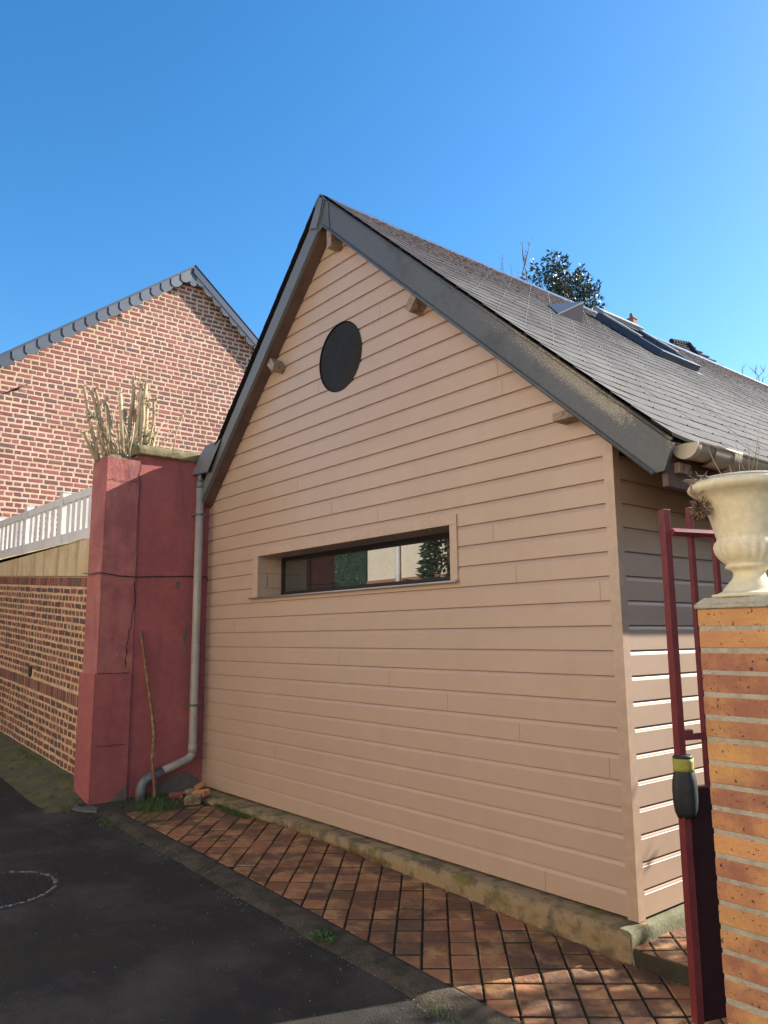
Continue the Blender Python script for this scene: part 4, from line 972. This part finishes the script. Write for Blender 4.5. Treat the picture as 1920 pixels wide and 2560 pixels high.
rubble('broken_brick', (-4.91, -.26, .02), (.17, .09, .05), .3, 'yellow_brick', 'ochre brick lying just behind the mossy block', 4, .2)
rubble('broken_brick', (-5.20, -.40, -.03), (.13, .09, .06), 1.3, 'red', 'dark red brick piece left of the rubble pile', 5)
mb = MB(); rnd = random.Random(14)
def blade(mb, x, y, z, h, w_, lean):
    a = rnd.uniform(0, 6.28); dx, dy = math.cos(a), math.sin(a); l = lean*h
    s_ = Vector((-dy*w_, dx*w_, 0)); p0 = Vector((x, y, z)); p1 = p0+Vector((dx*l*.3, dy*l*.3, h*.6)); p2 = p0+Vector((dx*l, dy*l, h))
    mb.shared([p0-s_, p0+s_, p1+s_*.7, p1-s_*.7, p2], [(0, 1, 2, 3), (3, 2, 4)])
def gzs(x, y): return gz(x)-.01
cnt = 0
for k in range(9000):
    x = rnd.uniform(-5.4, -4.05); y = rnd.uniform(-1.24, -.20)
    d = 1.0-abs((y+.72)+.42*(x+5.0)*0.9)/.33
    if x > -4.9: d -= (x+4.9)*.9
    if x < -5.3: d -= .1
    d += .5*rn(x, y, 0, 4)
    if rnd.random() > d: continue
    blade(mb, x, y, gzs(x, y), rnd.uniform(.02, .07), rnd.uniform(.0015, .003), rnd.uniform(.3, 1.2)); cnt += 1
for k in range(900):
    x = rnd.uniform(-4.6, -3.9); y = rnd.gauss(-.27-.02*(x+4.2), .035); blade(mb, x, y, gzs(x, y), rnd.uniform(.02, .06), .0025, 1)
for k in range(1500):   # along the foot of the street wall and pier
    x = rnd.uniform(-13, -5.4); y = -1.17-abs(rnd.gauss(0, .05))
    if rn(x, 0, 5, 1.5) < -.05: continue
    if x > -5.87: y -= .10
    blade(mb, x, y, gz(x)+(.09 if x < -6.0 else 0), rnd.uniform(.015, .06), .003, 1)
for k in range(500):   # tufts on the tarmac edge
    cx_, cy_ = rnd.choice([(-4.72, -1.30), (-4.55, -1.35), (-5.35, -1.45), (-5.2, -1.42), (-3.9, -1.34), (-.25, -1.31)]); blade(mb, cx_+rnd.gauss(0, .05), cy_+rnd.gauss(0, .03), gz(cx_)-.012, rnd.uniform(.008, .028), .002, 1)
tag(mb.build('grass', M_['grass']), 'short rough grass in the corner below the red wall', 'grass', kind='stuff')
mb = MB()
for k in range(140):
    a = rnd.uniform(0, 6.28); r = rnd.random()**.6*.075; leaf(mb, (-1.27+r*math.cos(a)*1.3, -1.28+r*math.sin(a)*.8, gz(-1.27)-.005+rnd.random()*.03), (math.cos(a), math.sin(a), rnd.uniform(.1, 1.0)), rnd.uniform(.015, .035), .012)
tag(mb.build('kerb_weed', M_['weed']), 'small bright green weed growing at the kerb edge', 'weed')
mb = MB()
for k in range(60):
    a = rnd.uniform(0, 6.28); r = rnd.random()**.6*.05; leaf(mb, (-5.40+r*math.cos(a)*1.3, -1.44+r*math.sin(a), gz(-5.4)-.0+rnd.random()*.02), (math.cos(a), math.sin(a), rnd.uniform(.1, .8)), rnd.uniform(.015, .03), .010)
tag(mb.build('pale_weed', M_['weed']), 'low flat weed on the tarmac in front of the red pier', 'weed')
mb = MB(); mb.prism([(-5.50, -1.44, 0), (-5.20, -1.38, 0), (-5.05, -1.27, 0), (-5.23, -1.20, 0), (-5.47, -1.24, 0)], (0, 0, .02)); o = mb.build('flat_stone', M_['patch'], bevel=.006); o.location = (0, 0, gz(-5.3)-.012); tag(o, 'flat grey stone slab at the foot of the red pier', 'stone')

# ================================================================ BEYOND THE ROOF
rnd = random.Random(41)
tr = thing('evergreen_tree', (-8, 10.5, gz(-8)), 'dark leathery leaved evergreen tree rising behind the slate ridge', 'tree')
tips = [(10.1, 10.6), (9.84, 10.34), (9.43, 10.1), (10.6, 10.62), (10.32, 10.58), (11.26, 10.6), (11.54, 10.38), (11.93, 10.36), (11.86, 10.22), (9.15, 9.71), (9.47, 9.97), (11.66, 9.66), (11.9, 9.98), (10.61, 10.3), (11.01, 10.31), (9.88, 10.15), (9.46, 9.69), (10.01, 10.0), (10.3, 10.32), (11.15, 10.45), (11.6, 10.2), (10.05, 10.42), (10.5, 10.52)]
mbb = MB(); mbl = MB(); base = Vector((-8, 10.6, 7.2))
mbb.tube([(-8, 10.5, gz(-8)-.1), (-8.02, 10.5, 4), base], [.16, .12, .08], 10)
def sprig(c, q):
    for k in range(int(15*q)):
        d = Vector((rnd.gauss(0, 1), rnd.gauss(0, 1), rnd.gauss(.35, .8))).normalized(); o = c+d*rnd.uniform(0, .05)-Vector((0, 0, rnd.uniform(0, .10)*q)); leaf(mbl, o, d, rnd.uniform(.09, .15), rnd.uniform(.036, .058))
def limb(t, q=1):
    m1 = base.lerp(t, .45)+Vector((rnd.uniform(-.2, .2), rnd.uniform(-.12, .12), .1)); m2 = base.lerp(t, .8)+Vector((rnd.uniform(-.06, .06), rnd.uniform(-.06, .06), .02)); mbb.tube([base, m1, m2, t], [.025, .014, .009, .004], 5); sprig(t, q); sprig(m2.lerp(t, .6), q*.7); 
    if rnd.random() < .6: sprig(m2, q*.6)
for y, z in tips: limb(Vector((-8, y-.12, z)), 1.1)
k = 0
while k < 260:
    y = rnd.uniform(9.2, 12.0); z = rnd.uniform(8.1, 10.4); 
    e = ((y-10.45)/1.2)**2+((z-8.9)/1.45)**2
    if e > 1: continue
    if rn(y, z, 3, 2.2) < -.22: continue
    limb(Vector((-8+rnd.uniform(-.35, .35), y, z)), .9); k += 1
mbb.build('trunk', M_['bark'], tr); mbl.build('crown', M_['leafT'], tr)
def twigs(name, x, lines, lab, r, seed):
    rr = random.Random(seed); mb = MB()
    for l in lines:
        l = [Vector((x, y, z)) for y, z in l]; g0 = l[0].copy(); g0.z = 1.0; mb.tube(([g0] if l[0].z < 8.45 and name == 'bare_shrub' else [])+l, ([r*1.3] if l[0].z < 8.45 and name == 'bare_shrub' else [])+[r]*(len(l)-1)+[r*.4], 4)
        for k in range(9):
            i = rr.randrange(len(l)-1); p = l[i].lerp(l[i+1], rr.random()); q = p+Vector((rr.uniform(-.05, .05), rr.uniform(-.07, .07), rr.uniform(.02, .14))); mb.tube([p, q], [r*.35, r*.15], 3)
    return tag(mb.build(name, M_['twig']), lab, 'shrub')
twigs('bare_shrub', -6.5, [[(7.07, 8.3), (7.08, 8.6), (7.15, 8.75), (7.13, 8.96)], [(7.15, 8.75), (7.24, 9.01), (7.4, 9.42)], [(7.23, 8.3), (7.19, 8.61), (7.15, 8.74)], [(7.12, 8.85), (7.11, 9.07), (7.13, 9.25)], [(7.16, 8.79), (7.19, 9.08)]], 'tall bare twigs forking just left of the evergreen tree', .011, 1)
twigs('bare_shrub', -6.5, [[(6.45, 8.3), (6.49, 8.6), (6.52, 8.78)], [(6.52, 8.3), (6.51, 8.61)], [(6.8, 8.3), (6.73, 8.65)], [(6.9, 8.3), (6.99, 8.67)]], 'short faint bare twigs above the ridge, farthest left', .005, 2)
tb = twigs('bare_tree', -5.0, [[(13.39, 7.1), (13.39, 7.36), (13.79, 7.62), (13.9, 7.79)], [(13.51, 7.1), (13.51, 7.44), (13.34, 7.49), (13.07, 7.57)], [(13.34, 7.47), (13.44, 7.65)], [(13.79, 7.6), (13.66, 7.7)], [(12.71, 7.1), (12.71, 7.42), (12.87, 7.56)], [(13.6, 7.2), (13.72, 7.43), (13.99, 7.52)], [(13.6, 7.0), (14.1, 7.3), (14.3, 7.4)]], 'bare spreading tree top above the roof at the right edge', .008, 3); tb['category'] = 'tree'
mb = MB(); mb.tube([(-5, 13.5, gz(-5)), (-5, 13.5, 5), (-5, 13.5, 7.1)], [.14, .1, .03], 8); mb.tube([(-5, 13.5, 6.0), (-5, 12.71, 7.1)], [.03, .012], 5); mb.tube([(-5, 13.5, 6.5), (-5, 13.39, 7.12)], [.03, .012], 5); mb.tube([(-5, 13.5, 6.3), (-5, 13.6, 7.2)], [.03, .012], 5); t_ = mb.build('trunk', M_['twig'])
t_.parent = tb
# chimney house and tiled roof far behind
hc = thing('chimney_house', (-15.5, 24.5, 1), 'distant house of which only a brick chimney shows above the ridge', 'house')
mb = MB(); mb.box((-18.5, 21.5, .5), (-13.2, 28.5, 10.5)); mb.build('wall', M_['cream'], hc)
mb = MB(); mb.prism([(-18.8, 21.2, 10.4), (-12.9, 21.2, 10.4), (-15.8, 21.2, 12.9)], (0, 7.6, 0)); rr_ = mb.build('roof', M_['slateB'], hc)
Cc = Vector(CAMP); pc = lambda p, s_: Cc+(Vector(p)-Cc)*s_
b0 = pc((-8.88, 14.68, 10.44), 1.5); mb = MB(); mb.box((b0.x-.14, b0.y-.14, 11.4), (b0.x+.14, b0.y+.14, b0.z-.02)); mb.box((b0.x-.17, b0.y-.17, b0.z-.0199), (b0.x+.17, b0.y+.17, b0.z+.03)); ch = mb.build('chimney', M_['pinkbrick'], rr_)
mb = MB(); mb.lathe((b0.x-.02, b0.y-.02, 0), [(.085, b0.z+.0305), (.062, b0.z+.22), (.068, b0.z+.25), (.05, b0.z+.25)], 12); mb.build('chimney_pot', M_['pinkbrick'], ch)
ht = thing('tiled_house', (-9, 17.5, 1), 'house behind with dark tiled hip roof and mossy ridge tiles', 'house')
mb = MB(); R1, R2 = Vector((-9, 17.0, 10.36)), Vector((-9, 17.95, 10.50)); cor = [Vector((-5.4, 13.4, 6.5)), Vector((-5.4, 21.5, 6.5)), Vector((-12.6, 21.5, 6.5)), Vector((-12.6, 13.4, 6.5))]
for q_ in ((cor[0], cor[1], R2, R1), (cor[1], cor[2], R2), (cor[2], cor[3], R1, R2), (cor[3], cor[0], R1)): mb.face(q_)
rt_ = mb.build('roof', M_['slate'], ht)
mb = MB()
for i in range(30):
    t = i/30; a = R2.lerp(cor[0], t*.9); mb.tube([a+Vector((-.02, .03, .03)), a+Vector((.11, -.13, -.06))], [.05, .07], 6)
for i in range(7): a = R1.lerp(R2, i/6); mb.tube([a+Vector((0, -.08, .03)), a+Vector((0, .08, .03))], .07, 6)
mb.build('ridge_tiles', M_['slate'], rt_)
mb = MB()
for i in range(26):
    for sgn, c0 in ((1, cor[0]), ):
        t = i/26; a = R1.lerp(cor[0], t); b = R2.lerp(cor[1], t); mb.obox((a+b)/2+Vector((.02, 0, .03)), (b-a)/2*.98, (.02, 0, .0), (0, 0, .018))
tag(mb.build('tile_courses', M_['slate'], rt_), kind='stuff')
mb = MB(); mb.box((-12.4, 13.9, .5), (-5.6, 21.2, 6.48)); mb.build('wall', M_['cream'], ht)

# ================================================================ ACROSS THE STREET (seen in the window glass; lights the shaded side)
def far_house(x0, x1, y, h, m, lab, wins, band=None):
    t = thing('facing_house', ((x0+x1)/2, y, gz((x0+x1)/2)), lab, 'house'); g = gz((x0+x1)/2)
    mb = MB(); mb.box((x0, y-6, g-.3), (x1, y, h)); wl_ = mb.build('wall', M_[m], t)
    mb = MB(); mb.prism([(x0-.2, y+.3, h-.05), (x0-.2, y-3, h+2.4), (x0-.2, y-6.3, h-.05)], (x1-x0+.4, 0, 0)); mb.build('roof', M_['slate'], t)
    if band: mb = MB(); mb.box((x0-.01, y, g-.3), (x1+.01, y+.03, band)); mb.build('brick_plinth', M_['pinkbrick'], t)
    for wx, wz in wins:
        mb = MB(); mb.box((wx-.5, y-.02, wz), (wx+.5, y+.05, wz+1.3)); f = mb.build('window', M_['white'], t)
        mb = MB(); mb.box((wx-.43, y+.0501, wz+.07), (wx+.43, y+.055, wz+1.23)); mb.build('pane', M_['glass'], f)
    return t
far_house(-14.1, -9.2, -8.6, 6.8, 'cream', 'cream rendered house across the street, with a brick base', [(-12.0, .9)], 3.1)
far_house(-7.0, 9.5, -8.3, 6.8, 'cream', 'wide cream house directly across the street behind the viewer', [(-2, 1.0), (1, 1.0), (4.5, 1.0), (-2, 3.4), (4.5, 3.4)], 1.0)
hd = thing('street_hedge', (-18, -9, gz(-18)), 'tall dark green hedge across the street', 'hedge'); mb = MB(); rnd = random.Random(50)
mb.box((-24, -9.5, 0), (-14.3, -8.7, 4.9), 0)
for k in range(7000): leaf(mb, (rnd.uniform(-24, -14.25), -8.7+rnd.uniform(0, .25), rnd.uniform(.4, 5.1)), (rnd.uniform(-1, 1), rnd.uniform(0, 1), rnd.uniform(-.5, 1)), .08, .045)
mb.build('foliage', M_['leafT'], hd)
ct = thing('street_tree', (-10.0, -7.8, gz(-10.0)), 'dark conifer standing in front of the cream facing house', 'tree'); mb = MB(); mb.tube([(-10.0, -7.8, -.1), (-10.0, -7.8, 5)], [.16, .05], 8); mb.build('trunk', M_['bark'], ct); mb = MB()
for k in range(5200):
    h = rnd.random()**.8; a = rnd.uniform(0, 6.28); r = (1-h)*.8*rnd.uniform(.5, 1)+.08; leaf(mb, (-10.0+r*math.cos(a), -7.8+r*math.sin(a), 1.0+h*6.5), (math.cos(a), math.sin(a), rnd.uniform(-.6, .4)), .22, .09)
mb.build('crown', M_['leafT'], ct)

# unseen house on the right, added to cut skylight on the side wall
nh = thing('added_shade_house', (5, 6, gz(5)), 'ochre brick house added out of frame to darken the shaded side wall', 'house')
mb = MB(); mb.box((3.7, 1.2, gz(4)-.3), (9, 13, 4.1)); mb.build('wall', M_['yellow_brick'], nh)
mb = MB(); mb.prism([(3.5, 1.0, 4.05), (6.35, 1.0, 5.6), (9.2, 1.0, 4.05)], (0, 12.2, 0)); mb.build('roof', M_['slate'], nh)
for y in (3.0, 6.0):
    mb = MB(); mb.box((3.66, y, .8), (3.73, y+1.2, 2.2)); mb.build('window', M_['white'], nh)

mb = MB(); mb.tube([(-12.7, -8.5, gz(-12.7)), (-12.7, -8.5, 5.5)], .06, 10); dpx = mb.build('downpipe', M_['white']); dpx.parent = bpy.data.objects['facing_house']; dpx.matrix_parent_inverse = Matrix.Translation(bpy.data.objects['facing_house'].location).inverted()

dh = thing('added_shade_hedge', (2.4, 6, gz(2.4)), 'clipped dark hedge added out of frame to block skylight from the side wall', 'hedge'); rnd = random.Random(61)  # unseen hedge, put in to keep skylight off the side wall
mb = MB(); mb.box((2.1, .5, -.3), (2.8, 12, 2.45))
for k in range(5000): leaf(mb, (2.1-rnd.uniform(-.02, .10), rnd.uniform(.5, 12), rnd.uniform(-.1, 2.5)), (rnd.uniform(-1, .2), rnd.uniform(-1, 1), rnd.uniform(-.5, 1)), .07, .04)
for k in range(900): leaf(mb, (rnd.uniform(2.05, 2.8), .5-rnd.uniform(-.02, .08), rnd.uniform(-.1, 2.5)), (rnd.uniform(-1, 1), -rnd.random(), rnd.uniform(-.5, 1)), .07, .04)
mb.build('foliage', M_['leafT'], dh)

# unseen sparse shrub, added out of frame to dapple the sunlit paving
gs = thing('added_shade_shrub', (1.55, 4.1, -.1), 'loose leafy shrub added out of frame to throw dappled shade on the paving', 'shrub'); rnd = random.Random(71)
mb = MB(); mb2 = MB()
for k in range(26):
    a = rnd.uniform(0, 6.28); r_2 = rnd.uniform(.05, .5); t2_ = Vector((1.8+r_2*.8*math.cos(a), 4.1+r_2*math.sin(a), rnd.uniform(2.55, 3.3))); m_ = Vector((1.75, 4.1, .8)).lerp(t2_, .5)+Vector((rnd.uniform(-.1, .1), rnd.uniform(-.1, .1), .05)); mb.tube([(1.75, 4.1, -.12), m_, t2_], [.02, .012, .004], 5)
    for q_ in range(26): c = m_.lerp(t2_, rnd.random()**.5); leaf(mb2, c+Vector((rnd.gauss(0, .07), rnd.gauss(0, .07), rnd.gauss(0, .07))), (rnd.uniform(-1, 1), rnd.uniform(-1, 1), rnd.uniform(-1, 1)), .09, .05)
mb.build('stems', M_['bark'], gs); mb2.build('foliage', M_['leafT'], gs)
